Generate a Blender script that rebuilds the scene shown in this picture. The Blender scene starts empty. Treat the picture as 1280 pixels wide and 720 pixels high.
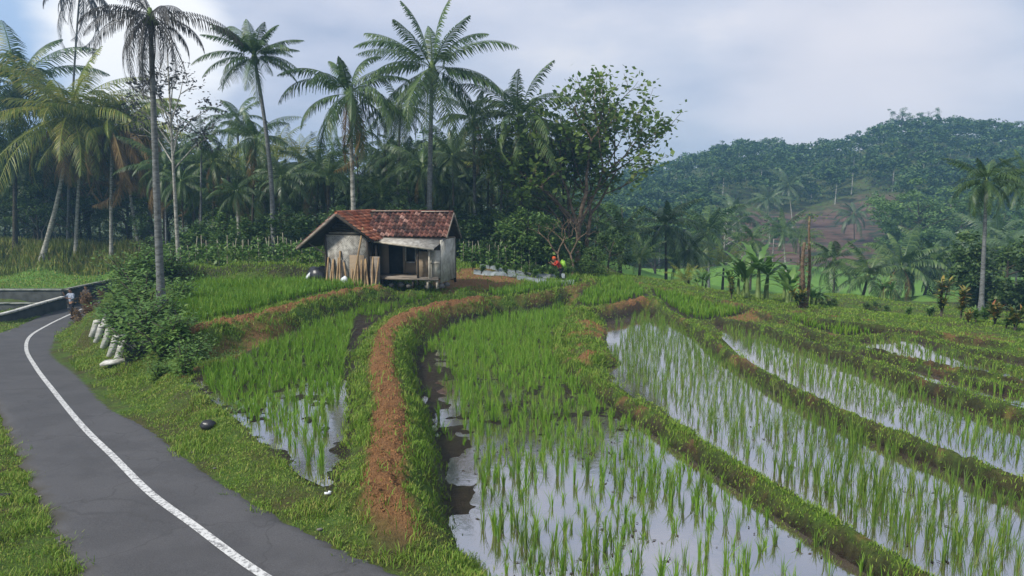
import bpy, math, random
import numpy as np
from mathutils import Vector, Matrix, Euler
random.seed(7)
rng = np.random.default_rng(11)
PI = math.pi
C = bpy.context.scene.collection
ZC = 10.0                      # camera height; ground heights are written as drops below it
F_PX = 920.0
PITCH = math.atan(0.125)
cp, sp = math.cos(PITCH), math.sin(PITCH)

# ------------------------------------------------------------------ points
def ray(px, py):
    u = (px-640)/F_PX; v = (360-py)/F_PX
    return u, cp+v*sp, -sp+v*cp
def gp(px, py, d):             # point seen at px,py that lies d below the camera
    a, b, c = ray(px, py); t = -d/c
    return (a*t, b*t)
def ay(px, py, Y):             # point seen at px,py at distance Y
    a, b, c = ray(px, py); t = Y/b
    return Vector((a*t, Y, ZC+c*t))
def mpp(Y): return Y/F_PX

# ------------------------------------------------------------------ noise
def _h(ix, iy, s):
    n = (ix.astype(np.int64)*374761393 + iy.astype(np.int64)*668265263 + s*1442695041) & 0xffffffff
    n = ((n ^ (n >> 13))*1274126177) & 0xffffffff
    return ((n ^ (n >> 16)) & 0xffff)/65535.0
def vn(x, y, s=0):
    ix = np.floor(x); iy = np.floor(y); fx = x-ix; fy = y-iy
    fx = fx*fx*(3-2*fx); fy = fy*fy*(3-2*fy)
    a = _h(ix, iy, s); b = _h(ix+1, iy, s); c = _h(ix, iy+1, s); d = _h(ix+1, iy+1, s)
    return (a*(1-fx)+b*fx)*(1-fy)+(c*(1-fx)+d*fx)*fy
def fbm(x, y, s=0, o=4):
    r = 0; a = .5; t = 0
    for i in range(o):
        r = r+a*vn(x, y, s+i*17); t += a; a *= .5; x = x*2.03+5.1; y = y*2.03+1.7
    return r/t
def sstep(a, b, x):
    t = np.clip((x-a)/(b-a), 0, 1); return t*t*(3-2*t)

# ------------------------------------------------------------------ materials
def new_mat(name):
    m = bpy.data.materials.new(name); m.use_nodes = True
    nt = m.node_tree; nt.nodes.clear()
    out = nt.nodes.new('ShaderNodeOutputMaterial')
    return m, nt, out
def N(nt, t, **kw):
    n = nt.nodes.new(t)
    for k, v in kw.items(): setattr(n, k, v)
    return n
def ramp(nt, stops, fac):
    r = N(nt, 'ShaderNodeValToRGB'); e = r.color_ramp.elements
    while len(e) > 1: e.remove(e[0])
    e[0].position = stops[0][0]; e[0].color = (*stops[0][1], 1)
    for p, c in stops[1:]:
        k = e.new(p); k.color = (*c, 1)
    nt.links.new(fac, r.inputs[0]); return r.outputs[0]
def mixc(nt, fac, a, b, mode='MIX'):
    m = N(nt, 'ShaderNodeMix', data_type='RGBA', blend_type=mode)
    for i, v in ((0, fac), (6, a), (7, b)):
        if hasattr(v, 'is_linked') or hasattr(v, 'links'): nt.links.new(v, m.inputs[i])
        elif isinstance(v, tuple): m.inputs[i].default_value = (*v, 1)
        else: m.inputs[i].default_value = v
    return m.outputs[2]
def noise(nt, scale, detail=4, vec=None, rough=.55):
    n = N(nt, 'ShaderNodeTexNoise'); n.inputs['Scale'].default_value = scale
    n.inputs['Detail'].default_value = detail; n.inputs['Roughness'].default_value = rough
    if vec is not None: nt.links.new(vec, n.inputs['Vector'])
    return n.outputs[0]
def pos(nt, obj=False):
    if obj: return N(nt, 'ShaderNodeTexCoord').outputs['Object']
    return N(nt, 'ShaderNodeNewGeometry').outputs['Position']
def mapping(nt, vec, scale):
    m = N(nt, 'ShaderNodeMapping'); m.inputs['Scale'].default_value = scale
    nt.links.new(vec, m.inputs['Vector']); return m.outputs[0]
def bump(nt, h, strength, dist=.05):
    b = N(nt, 'ShaderNodeBump'); b.inputs['Strength'].default_value = strength
    b.inputs['Distance'].default_value = dist; nt.links.new(h, b.inputs['Height']); return b.outputs[0]
def princ(nt, out, col, rough=.8, spec=.3, normal=None, metal=0):
    p = N(nt, 'ShaderNodeBsdfPrincipled')
    if isinstance(col, tuple): p.inputs['Base Color'].default_value = (*col, 1)
    else: nt.links.new(col, p.inputs['Base Color'])
    if isinstance(rough, (int, float)): p.inputs['Roughness'].default_value = rough
    else: nt.links.new(rough, p.inputs['Roughness'])
    p.inputs['Specular IOR Level'].default_value = spec; p.inputs['Metallic'].default_value = metal
    if normal is not None: nt.links.new(normal, p.inputs['Normal'])
    nt.links.new(p.outputs[0], out.inputs[0]); return p
def plain(name, c1, c2=None, scale=6, rough=.8, spec=.25, bmp=0, stretch=None, detail=4, metal=0):
    m, nt, out = new_mat(name); v = pos(nt, True)
    if stretch: v = mapping(nt, v, stretch)
    c2 = c2 or tuple(x*.6 for x in c1)
    f = noise(nt, scale, detail, v)
    col = ramp(nt, [(.35, c1), (.65, c2)], f)
    nb = bump(nt, noise(nt, scale*3, 3, v), bmp, .03) if bmp else None
    princ(nt, out, col, rough, spec, nb, metal); return m
def leafmat(name, stops, trans=.3, rough=.55, spec=.35, patch=1.2):
    """leaf: hue varies leaf by leaf and in broad patches; some light passes through"""
    m, nt, out = new_mat(name)
    g = N(nt, 'ShaderNodeNewGeometry'); oi = N(nt, 'ShaderNodeObjectInfo')
    a = N(nt, 'ShaderNodeMath', operation='MULTIPLY'); a.inputs[1].default_value = .62
    nt.links.new(g.outputs['Random Per Island'], a.inputs[0])
    nz = noise(nt, patch, 2, g.outputs['Position'])
    b = N(nt, 'ShaderNodeMath', operation='MULTIPLY_ADD'); b.inputs[1].default_value = .35
    nt.links.new(nz, b.inputs[0]); nt.links.new(a.outputs[0], b.inputs[2])
    c = N(nt, 'ShaderNodeMath', operation='MULTIPLY_ADD'); c.inputs[1].default_value = .16
    nt.links.new(oi.outputs['Random'], c.inputs[0]); nt.links.new(b.outputs[0], c.inputs[2])
    col = ramp(nt, stops, c.outputs[0])
    p = N(nt, 'ShaderNodeBsdfPrincipled'); nt.links.new(col, p.inputs['Base Color'])
    p.inputs['Roughness'].default_value = rough; p.inputs['Specular IOR Level'].default_value = spec
    t = N(nt, 'ShaderNodeBsdfTranslucent'); nt.links.new(col, t.inputs[0])
    mx = N(nt, 'ShaderNodeMixShader'); mx.inputs[0].default_value = trans
    nt.links.new(p.outputs[0], mx.inputs[1]); nt.links.new(t.outputs[0], mx.inputs[2])
    nt.links.new(mx.outputs[0], out.inputs[0]); return m

M = {}
M['rice'] = leafmat('rice_leaf', [(0, (.08, .18, .018)), (.4, (.13, .28, .024)), (.75, (.19, .34, .035)), (1, (.3, .36, .07))], .35, .5, .3, .5)
M['rice_thin'] = leafmat('rice_leaf_thin', [(0, (.055, .12, .018)), (.5, (.1, .2, .025)), (.85, (.18, .27, .04)), (1, (.28, .28, .08))], .3, .5, .3, .5)
M['grass'] = leafmat('verge_grass', [(0, (.07, .16, .02)), (.35, (.145, .27, .032)), (.7, (.24, .35, .055)), (1, (.42, .37, .12))], .3, .6, .2, .8)
M['weed'] = leafmat('bund_weed', [(0, (.06, .13, .018)), (.4, (.13, .24, .028)), (.75, (.22, .33, .045)), (1, (.36, .32, .11))], .3, .6, .2, 1.0)
M['tallgrass'] = leafmat('tall_grass', [(0, (.09, .15, .025)), (.5, (.17, .23, .035)), (.8, (.28, .29, .07)), (1, (.34, .25, .11))], .3, .6, .2, .3)
M['shrub'] = leafmat('shrub_leaf', [(0, (.05, .12, .025)), (.5, (.1, .2, .04)), (.85, (.17, .28, .06)), (1, (.24, .32, .08))], .3, .5, .4, 1.0)
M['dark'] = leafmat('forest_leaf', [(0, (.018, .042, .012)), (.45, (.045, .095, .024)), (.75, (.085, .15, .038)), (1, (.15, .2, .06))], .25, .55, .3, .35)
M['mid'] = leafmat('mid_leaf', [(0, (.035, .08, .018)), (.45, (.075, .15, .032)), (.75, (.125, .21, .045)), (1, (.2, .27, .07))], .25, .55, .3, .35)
M['pale'] = leafmat('pale_leaf', [(0, (.07, .13, .04)), (.5, (.11, .2, .06)), (.85, (.17, .27, .08)), (1, (.22, .3, .1))], .3, .6, .3, .5)
M['teak'] = leafmat('teak_leaf', [(0, (.045, .085, .018)), (.4, (.1, .17, .03)), (.75, (.18, .26, .055)), (1, (.28, .24, .07))], .4, .55, .3, .6)
M['hill'] = leafmat('hill_leaf', [(0, (.018, .045, .016)), (.45, (.045, .1, .03)), (.7, (.09, .16, .045)), (1, (.17, .24, .07))], .2, .7, .2, .12)
M['frond'] = leafmat('palm_frond', [(0, (.022, .05, .015)), (.45, (.05, .1, .026)), (.75, (.1, .165, .042)), (1, (.17, .22, .075))], .25, .45, .45, .3)
M['frond_bright'] = leafmat('palm_frond_bright', [(0, (.07, .11, .016)), (.45, (.14, .2, .026)), (.75, (.26, .29, .045)), (1, (.4, .34, .08))], .35, .45, .4, .3)
M['frond_pale'] = leafmat('palm_frond_pale', [(0, (.05, .09, .035)), (.5, (.08, .14, .05)), (.85, (.13, .19, .075)), (1, (.2, .23, .1))], .3, .4, .6, .3)
M['frond_grey'] = leafmat('palm_frond_grey', [(0, (.028, .028, .028)), (.5, (.055, .055, .055)), (.85, (.09, .09, .088)), (1, (.14, .14, .13))], .25, .6, .3, .3)
M['frond_dry'] = leafmat('palm_frond_dry', [(0, (.1, .06, .025)), (.5, (.19, .12, .045)), (.85, (.28, .2, .08)), (1, (.34, .26, .12))], .3, .7, .2, .4)
M['brownleaf'] = leafmat('brown_leaf', [(0, (.07, .035, .018)), (.5, (.14, .075, .03)), (.85, (.2, .13, .05)), (1, (.2, .17, .06))], .3, .6, .3, 2)
M['croton'] = leafmat('croton_leaf', [(0, (.03, .07, .02)), (.45, (.06, .12, .03)), (.7, (.3, .27, .05)), (1, (.3, .07, .04))], .3, .45, .4, 3)
M['banana'] = leafmat('banana_leaf', [(0, (.07, .16, .035)), (.5, (.12, .24, .05)), (.85, (.2, .32, .09)), (1, (.34, .32, .12))], .35, .4, .5, 1)
M['bark_pale'] = plain('pale_palm_bark', (.42, .41, .36), (.16, .155, .13), 3.5, .9, .1, .6, (1, 1, 2.5), 6)
M['bark_grey'] = plain('grey_palm_bark', (.2, .21, .21), (.09, .095, .09), 5, .9, .1, .6, (1, 1, 3), 6)
M['bark_dark'] = plain('dark_bark', (.085, .075, .055), (.04, .035, .028), 4, .9, .1, .5, (1, 1, 2))
M['bark_brown'] = plain('brown_bark', (.2, .15, .1), (.09, .06, .04), 4, .9, .1, .5, (1, 1, 2))
M['stalk'] = plain('green_stalk', (.13, .19, .05), (.08, .12, .03), 4, .6, .3)
M['bamboo'] = plain('dry_bamboo', (.36, .25, .13), (.22, .14, .07), 8, .6, .3, .2, (1, 1, .6))
M['stake'] = plain('weathered_stake', (.36, .35, .26), (.2, .18, .12), 6, .8, .15)
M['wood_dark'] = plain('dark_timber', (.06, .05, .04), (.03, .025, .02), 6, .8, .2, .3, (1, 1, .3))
M['wood_grey'] = plain('grey_timber', (.3, .26, .21), (.16, .13, .1), 5, .85, .15, .4, (.3, 1, 1))
M['wood_pale'] = plain('pale_timber', (.5, .46, .38), (.33, .29, .23), 5, .8, .2, .2)
M['white'] = plain('whitewash', (.66, .66, .62), (.25, .25, .22), 5, .8, .2, .2)
M['panel'] = plain('white_board', (.56, .54, .47), (.3, .28, .23), 3, .7, .2, .1)
M['concrete'] = plain('mossy_concrete', (.3, .31, .28), (.1, .11, .085), 2.2, .9, .1, .6, None, 8)
M['concrete_dark'] = plain('dark_concrete', (.06, .065, .06), (.03, .032, .028), 2, .85, .2, .5, None, 8)  # mottled dark tone for wall bodies, floor slab and culvert block
M['black'] = plain('flat_black', (.012, .012, .013), (.022, .022, .022), 5, .7, .3)  # black paint and shoes, also the shade painted into the hut openings
M['tarp'] = plain('black_tarpaulin', (.012, .013, .016), (.025, .026, .03), 3, .35, .5, .4)
M['sack'] = plain('white_sack', (.7, .74, .78), (.5, .54, .58), 6, .7, .3, .3)
M['mulch'] = plain('silver_sheet', (.27, .31, .32), (.14, .16, .16), 3, .45, .5, .5)
M['zinc'] = plain('zinc_sheet', (.42, .4, .35), (.2, .18, .15), 5, .5, .5, .2)
M['skin'] = plain('skin', (.3, .17, .1), (.26, .14, .085), 8, .6, .3)
M['hair'] = plain('black_hair', (.012, .01, .009), (.02, .017, .015), 20, .5, .3)
M['shirt_grey'] = plain('blue_grey_shirt', (.2, .24, .32), (.38, .42, .48), 9, .9, .1)
M['shirt_dark'] = plain('dark_jacket', (.05, .045, .05), (.12, .09, .06), 7, .9, .1)
M['shirt_red'] = plain('red_shirt', (.48, .05, .03), (.3, .035, .02), 7, .85, .15)
M['trouser'] = plain('black_trousers', (.018, .018, .024), (.03, .03, .036), 7, .9, .1)
M['lime'] = plain('lime_plastic', (.3, .58, .05), (.24, .45, .04), 3, .5, .4)
M['orange'] = plain('orange_cloth', (.6, .12, .03), (.48, .08, .02), 5, .8, .2)
M['stone'] = plain('stone', (.2, .19, .17), (.09, .085, .08), 8, .9, .2, .5)
M['clod'] = plain('earth_clod', (.32, .165, .07), (.16, .08, .035), 9, .95, .1)
M['litter'] = plain('white_litter', (.7, .72, .74), (.6, .62, .64), 9, .6, .3)

def m_weave():
    m, nt, out = new_mat('woven_bamboo')
    v = pos(nt, True)
    ch = N(nt, 'ShaderNodeTexChecker'); ch.inputs['Scale'].default_value = 16
    ch.inputs[1].default_value = (.3, .29, .26, 1); ch.inputs[2].default_value = (.17, .165, .15, 1)
    nt.links.new(v, ch.inputs['Vector'])
    col = mixc(nt, ramp(nt, [(.4, (0, 0, 0)), (.62, (1, 1, 1))], noise(nt, 5, 5, v)), ch.outputs[0], (.42, .41, .37))
    col = mixc(nt, ramp(nt, [(.5, (0, 0, 0)), (.7, (.8, .8, .8))], noise(nt, 1.6, 4, v)), col, (.13, .11, .09))
    princ(nt, out, col, .85, .15, bump(nt, ch.outputs[1], .3, .02)); return m
M['weave'] = m_weave()
def m_weave2():
    m, nt, out = new_mat('brown_woven_panel')
    v = pos(nt, True)
    w = N(nt, 'ShaderNodeTexWave', wave_type='BANDS', bands_direction='Z'); w.inputs['Scale'].default_value = 5
    w.inputs['Distortion'].default_value = 1; nt.links.new(v, w.inputs['Vector'])
    col = mixc(nt, w.outputs[1], (.2, .15, .1), (.34, .27, .19))
    princ(nt, out, col, .85, .15, bump(nt, w.outputs[1], .4, .02)); return m
M['weave_brown'] = m_weave2()
def m_tile(name, stops):
    m, nt, out = new_mat(name)
    g = N(nt, 'ShaderNodeNewGeometry')
    col = ramp(nt, stops, g.outputs['Random Per Island'])
    col = mixc(nt, ramp(nt, [(.45, (0, 0, 0)), (.7, (.7, .7, .7))], noise(nt, 2.2, 5, pos(nt, True))), col, (.05, .035, .028))
    princ(nt, out, col, .75, .25); return m
M['tile_red'] = m_tile('bright_roof_tile', [(0, (.3, .08, .035)), (.5, (.5, .16, .075)), (1, (.6, .27, .15))])
M['tile_old'] = m_tile('old_roof_tile', [(0, (.035, .018, .015)), (.5, (.14, .055, .04)), (.8, (.26, .12, .09)), (1, (.45, .27, .22))])

def m_ground():
    m, nt, out = new_mat('ground_cover')
    P = pos(nt)
    at = N(nt, 'ShaderNodeAttribute'); at.attribute_name = 'cover'
    s = N(nt, 'ShaderNodeSeparateColor'); nt.links.new(at.outputs['Color'], s.inputs[0])
    n1 = noise(nt, 1.1, 6, P); n2 = noise(nt, 9, 5, P, .65); n3 = noise(nt, 30, 4, P, .7)
    earth = ramp(nt, [(.3, (.06, .07, .022)), (.7, (.13, .12, .04))], n2)
    grass = ramp(nt, [(.3, (.055, .11, .018)), (.55, (.11, .19, .028)), (.75, (.19, .22, .05))], n2)
    base = mixc(nt, ramp(nt, [(.4, (0, 0, 0)), (.62, (1, 1, 1))], n1), grass, earth)
    soil = ramp(nt, [(.28, (.08, .042, .022)), (.48, (.31, .155, .065)), (.75, (.48, .28, .13))], n3)
    soil = mixc(nt, .35, soil, ramp(nt, [(.3, (.13, .065, .028)), (.7, (.4, .21, .09))], n2))
    meadow = ramp(nt, [(.3, (.12, .27, .045)), (.7, (.19, .35, .06))], noise(nt, .5, 6, P))
    mud = ramp(nt, [(.3, (.022, .016, .011)), (.7, (.055, .038, .024))], n2)
    c = mixc(nt, s.outputs[1], base, meadow)
    c = mixc(nt, s.outputs[0], c, soil)
    at2 = N(nt, 'ShaderNodeAttribute'); at2.attribute_name = 'terr'
    ter = ramp(nt, [(.4, (.035, .05, .025)), (.5, (.12, .07, .052)), (.7, (.18, .12, .09))], noise(nt, .35, 6, mapping(nt, P, (.5, 1, 4))))
    c = mixc(nt, at2.outputs['Fac'], c, ter)
    c = mixc(nt, s.outputs[2], c, mud)
    rr = N(nt, 'ShaderNodeMapRange'); nt.links.new(s.outputs[2], rr.inputs[0])
    rr.inputs[3].default_value = .92; rr.inputs[4].default_value = .35
    add = N(nt, 'ShaderNodeMath', operation='ADD'); nt.links.new(n2, add.inputs[0]); nt.links.new(n3, add.inputs[1])
    princ(nt, out, c, rr.outputs[0], .25, bump(nt, add.outputs[0], 1.0, .11)); return m
M['ground'] = m_ground()
def m_water():
    m, nt, out = new_mat('paddy_water')
    P = pos(nt)
    n = noise(nt, 1.3, 4, P)
    col = ramp(nt, [(.35, (.085, .055, .034)), (.65, (.17, .12, .085))], n)
    b = bump(nt, noise(nt, 7, 5, P), .07, .02)
    p = princ(nt, out, col, .07, .5, b)
    g = N(nt, 'ShaderNodeBsdfGlossy'); g.inputs['Roughness'].default_value = .05; nt.links.new(b, g.inputs['Normal'])
    fr = N(nt, 'ShaderNodeFresnel'); fr.inputs[0].default_value = 2.6
    mr = N(nt, 'ShaderNodeMapRange'); nt.links.new(fr.outputs[0], mr.inputs[0])
    mr.inputs[1].default_value = .15; mr.inputs[2].default_value = .5; mr.inputs[3].default_value = .3; mr.inputs[4].default_value = .7
    mx = N(nt, 'ShaderNodeMixShader'); nt.links.new(mr.outputs[0], mx.inputs[0])
    nt.links.new(p.outputs[0], mx.inputs[1]); nt.links.new(g.outputs[0], mx.inputs[2])
    nt.links.new(mx.outputs[0], out.inputs[0]); return m
M['water'] = m_water()
def m_road():
    m, nt, out = new_mat('asphalt')
    P = pos(nt)
    a = ramp(nt, [(.3, (.062, .062, .066)), (.7, (.098, .096, .1))], noise(nt, .7, 6, P))
    a = mixc(nt, ramp(nt, [(.46, (0, 0, 0)), (.58, (.7, .7, .7))], noise(nt, .8, 8, P, .65)), a, (.038, .038, .041))
    vo = N(nt, 'ShaderNodeTexVoronoi', feature='DISTANCE_TO_EDGE'); vo.inputs['Scale'].default_value = .45
    wn = N(nt, 'ShaderNodeTexNoise'); wn.inputs['Scale'].default_value = 1.5; nt.links.new(P, wn.inputs['Vector'])
    va = N(nt, 'ShaderNodeVectorMath', operation='MULTIPLY_ADD'); nt.links.new(wn.outputs['Color'], va.inputs[0]); va.inputs[1].default_value = (.9, .9, 0); nt.links.new(P, va.inputs[2]); nt.links.new(va.outputs[0], vo.inputs['Vector'])
    crk = ramp(nt, [(0, (.9, .9, .9)), (.012, (0, 0, 0))], vo.outputs[0])
    a = mixc(nt, crk, a, (.03, .03, .03))
    f = noise(nt, 55, 4, P, .75)
    a = mixc(nt, .55, a, ramp(nt, [(.3, (.04, .04, .042)), (.7, (.135, .133, .135))], f))
    at = N(nt, 'ShaderNodeAttribute'); at.attribute_name = 'cover'
    s = N(nt, 'ShaderNodeSeparateColor'); nt.links.new(at.outputs['Color'], s.inputs[0])
    e = mixc(nt, s.outputs[0], a, (.05, .046, .036))
    princ(nt, out, e, .82, .3, bump(nt, f, .4, .01)); return m
M['road'] = m_road()
def m_line():
    m, nt, out = new_mat('worn_line_paint')
    P = pos(nt)
    c = mixc(nt, ramp(nt, [(.48, (0, 0, 0)), (.6, (1, 1, 1))], noise(nt, 14, 6, P, .75)), (.62, .62, .6), (.2, .2, .2))
    princ(nt, out, c, .7, .3); return m
M['line'] = m_line()

# ------------------------------------------------------------------ mesh building
class MB:
    def __init__(s): s.V = []; s.F = []; s.MI = []; s.n = 0
    def add(s, V, F, mi=0):
        V = np.asarray(V, dtype=np.float32).reshape(-1, 3); F = np.asarray(F, dtype=np.int64).reshape(-1, 4)
        s.V.append(V); s.F.append(F+s.n); s.MI.append(np.full(len(F), mi, np.int32)); s.n += len(V); return s
    def arr(s): return np.concatenate(s.V), np.concatenate(s.F), np.concatenate(s.MI)
    def mesh(s, name, mats, smooth=False):
        V, F, MI = s.arr()
        return np_mesh(name, V, F, mats, MI, smooth)
    def build(s, name, mats, parent=None, smooth=False, loc=None):
        if not isinstance(mats, (list, tuple)): mats = [mats]
        o = bpy.data.objects.new(name, s.mesh(name, mats, smooth)); C.objects.link(o)
        if parent: o.parent = parent
        if loc: o.location = loc
        return o
    def box(s, c, size, rot=(0, 0, 0), mi=0):
        x, y, z = [k/2 for k in size]
        R = np.array(Euler(rot).to_matrix())
        v = np.array([(-x, -y, -z), (x, -y, -z), (x, y, -z), (-x, y, -z), (-x, -y, z), (x, -y, z), (x, y, z), (-x, y, z)])@R.T+np.array(c)
        return s.add(v, [(0, 3, 2, 1), (4, 5, 6, 7), (0, 1, 5, 4), (1, 2, 6, 5), (2, 3, 7, 6), (3, 0, 4, 7)], mi)
    def tube(s, P, R, n=8, mi=0, cap=True):
        V, F = tube(P, R, n, cap); return s.add(V, F, mi)
def np_mesh(name, V, F, mats, MI=None, smooth=False):
    me = bpy.data.meshes.new(name)
    nv, nf = len(V), len(F)
    me.vertices.add(nv); me.vertices.foreach_set('co', np.ascontiguousarray(V, dtype=np.float32).ravel())
    me.loops.add(nf*4); me.loops.foreach_set('vertex_index', np.ascontiguousarray(F, dtype=np.int32).ravel())
    me.polygons.add(nf); me.polygons.foreach_set('loop_start', np.arange(0, nf*4, 4, dtype=np.int32))
    me.polygons.foreach_set('loop_total', np.full(nf, 4, np.int32))
    for m in mats: me.materials.append(m)
    if MI is not None: me.polygons.foreach_set('material_index', MI.astype(np.int32))
    if smooth: me.polygons.foreach_set('use_smooth', np.ones(nf, bool))
    me.update(calc_edges=True)
    return me
def tube(P, R, n=8, cap=True):
    P = np.asarray(P, float); k = len(P); R = np.broadcast_to(np.asarray(R, float), (k,))
    T = np.gradient(P, axis=0); T /= np.linalg.norm(T, axis=1)[:, None]+1e-9
    ref = np.array([0, 0, 1.]) if abs(T[:, 2]).mean() < .8 else np.array([1., 0, 0])
    A = np.cross(T, ref); A /= np.linalg.norm(A, axis=1)[:, None]+1e-9; B = np.cross(T, A)
    th = np.arange(n)*2*PI/n
    V = P[:, None, :]+R[:, None, None]*(np.cos(th)[None, :, None]*A[:, None, :]+np.sin(th)[None, :, None]*B[:, None, :])
    V = V.reshape(-1, 3); F = []
    for i in range(k-1):
        for j in range(n):
            F.append((i*n+j, i*n+(j+1) % n, (i+1)*n+(j+1) % n, (i+1)*n+j))
    if cap and n >= 4:
        for b in (0, (k-1)*n):
            for j in range(1, n-2, 2): F.append((b, b+j, b+j+1, b+j+2))
            if n % 2: F.append((b, b+n-2, b+n-1, b))
    F = [f for f in F if len(set(f)) == 4]
    return V, np.array(F)

def tag(o, label=None, cat=None, group=None, kind=None):
    if label: o['label'] = label
    if cat: o['category'] = cat
    if group: o['group'] = group
    if kind: o['kind'] = kind
    return o
def empty(name, loc, rz=0, scale=1):
    e = bpy.data.objects.new(name, None); C.objects.link(e)
    e.location = loc; e.rotation_euler = (0, 0, rz); e.scale = (scale,)*3; e.empty_display_size = .2
    return e
def child(name, me, parent, loc=(0, 0, 0), rz=0, scale=1, rot=None):
    o = bpy.data.objects.new(name, me); C.objects.link(o); o.parent = parent
    o.location = loc; o.rotation_euler = rot or (0, 0, rz); o.scale = (scale,)*3 if isinstance(scale, (int, float)) else scale
    return o

# ------------------------------------------------------------------ land: plots, bunds, road
PLOTS = {   # name: (drop of the water or soil, outline)
 'M': (5.4, [(600, 389), (650, 385), (705, 384), (716, 392), (694, 415), (692, 440), (722, 475), (765, 501), (855, 568), (953, 633), (1063, 697), (1125, 737), (1170, 820), (760, 820), (640, 735), (585, 690), (565, 640), (552, 560), (530, 500), (517, 462), (530, 432), (560, 411)]),
 'L': (4.8, [(560, 371), (530, 375), (500, 384), (478, 398), (466, 415), (460, 440), (458, 480), (448, 530), (432, 580), (418, 610), (385, 592), (330, 548), (290, 512), (250, 482), (246, 465), (300, 447), (380, 412), (450, 385), (500, 372)]),
 'F': (4.2, [(212, 362), (260, 353), (400, 350), (438, 353), (460, 357), (400, 365), (330, 384), (262, 400), (228, 404), (213, 385)]),
 'T1': (4.75, [(608, 364), (640, 358), (690, 352), (722, 347), (730, 352), (690, 361), (640, 368), (615, 370)]),
 'T2': (4.9, [(728, 366), (742, 350), (745, 345), (790, 347), (800, 358), (811, 368), (770, 378), (732, 383), (722, 378)]),
 'T3': (5.05, [(810, 356), (850, 363), (900, 374), (938, 385), (925, 392), (895, 397), (875, 399), (850, 391), (835, 382), (820, 371)]),
 'R1': (5.3, [(752, 396), (790, 390), (825, 391), (850, 402), (890, 432), (940, 462), (1000, 494), (1100, 540), (1280, 604), (1420, 650), (1600, 740), (1600, 840), (1310, 805), (1212, 745), (1096, 673), (1005, 618), (903, 558), (828, 508), (768, 466), (755, 449), (762, 410)]),
 'R2': (5.15, [(893, 404), (930, 404), (1000, 428), (1060, 450), (1150, 487), (1280, 524), (1430, 560), (1430, 620), (1280, 587), (1180, 555), (1100, 525), (1020, 491), (955, 458)]),
 'R3': (4.98, [(1000, 414), (1060, 432), (1160, 463), (1240, 482), (1300, 493), (1440, 525), (1440, 548), (1280, 503), (1200, 483), (1120, 456), (1040, 428)]),
 'R4': (4.95, [(1070, 425), (1110, 420), (1145, 426), (1215, 448), (1280, 465), (1440, 500), (1440, 515), (1280, 481), (1160, 453)]),
 'R5': (4.9, [(1150, 414), (1190, 430), (1280, 450), (1440, 480), (1440, 490), (1280, 457), (1200, 436)]),
 'T4': (4.95, [(965, 392), (1040, 402), (1120, 411), (1100, 416), (1055, 419), (1010, 408)]),
}
POLY = {k: (d, np.array([gp(x, y, d) for x, y in pts])) for k, (d, pts) in PLOTS.items()}
RIDGES = [   # points, top drop, half width, side width, soil, noise
 ([(598, 371), (560, 377), (520, 387), (493, 402), (479, 425), (478, 460), (486, 500), (485, 550), (480, 600), (492, 650)], 4.52, .36, .75, 1.0),
 ([(716, 388), (704, 405), (700, 430), (730, 462), (800, 505), (880, 553), (960, 602), (1050, 655), (1150, 712), (1230, 765), (1330, 830)], 5.1, .15, .2, .1),
 ([(733, 389), (730, 405), (733, 428), (745, 440)], 4.98, .5, .45, .45),
 ([(818, 377), (840, 390), (870, 406), (900, 430), (960, 466), (1020, 496), (1100, 530), (1180, 560), (1280, 598), (1420, 645)], 5.0, .14, .2, .1),
 ([(898, 396), (950, 405), (1000, 421), (1060, 440), (1120, 462), (1150, 472), (1200, 489), (1280, 512), (1440, 555)], 4.85, .12, .2, .2),
 ([(940, 386), (985, 400), (1045, 424), (1110, 444), (1166, 459), (1239, 478), (1280, 486), (1440, 520)], 4.83, .09, .18, .1),
 ([(1010, 413), (1060, 421), (1112, 417), (1140, 417), (1215, 443), (1280, 459), (1440, 494)], 4.8, .09, .16, .2),
 ([(1150, 409), (1187, 427), (1280, 446), (1440, 475)], 4.76, .09, .16, .2),
 ([(800, 352), (860, 364), (920, 378), (960, 389), (1040, 400), (1130, 409), (1200, 418), (1280, 432), (1440, 460)], 4.85, .12, .25, .1),
 ([(1010, 396), (1080, 404), (1150, 413), (1230, 424), (1280, 433)], 4.72, .07, .12, .1),
 ([(880, 372), (930, 380), (990, 387), (1060, 396), (1140, 404)], 4.9, .08, .14, .1),
 ([(1090, 433), (1170, 452), (1240, 466), (1280, 473), (1440, 508)], 4.8, .06, .12, .1),
 ([(724, 386), (770, 379), (810, 371), (824, 376)], 4.72, .2, .4, .5),
 ([(604, 371), (645, 369), (697, 361), (730, 353), (742, 346)], 4.6, .22, .4, .3),
 ([(240, 408), (290, 397), (340, 387), (400, 369), (440, 361), (476, 357)], 4.02, .25, .9, .95),
 ([(476, 357), (520, 360), (560, 363), (600, 358), (650, 350)], 4.55, .3, .5, .55),
]
ROAD = [   # left, line, right px at py-left/line/right, drop
 ((170, 800), (480, 800), (700, 800), 4.85),
 ((95, 720), (330, 720), (525, 722), 4.9),
 ((60, 645), (240, 655), (400, 668), 4.92),
 ((32, 590), (185, 615), (300, 612), 4.97),
 ((14, 550), (140, 570), (245, 575), 5.04),
 ((-2, 512), (100, 530), (200, 540), 5.12),
 ((-20, 480), (65, 485), (150, 500), 5.35),
 ((-30, 452), (45, 460), (112, 465), 5.65),
 ((-35, 432), (33, 437), (86, 440), 6.05),
 ((-10, 418), (38, 420), (78, 422), 6.4),
 ((22, 407), (60, 406), (90, 407), 6.75),
 ((62, 389), (88, 393), (115, 396), 7.0),
 ((100, 374), (118, 380), (140, 386), 7.1),
 ((140, 362), (160, 369), (190, 374), 7.1),
]
RL, RC, RR, RZ = [], [], [], []
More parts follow.
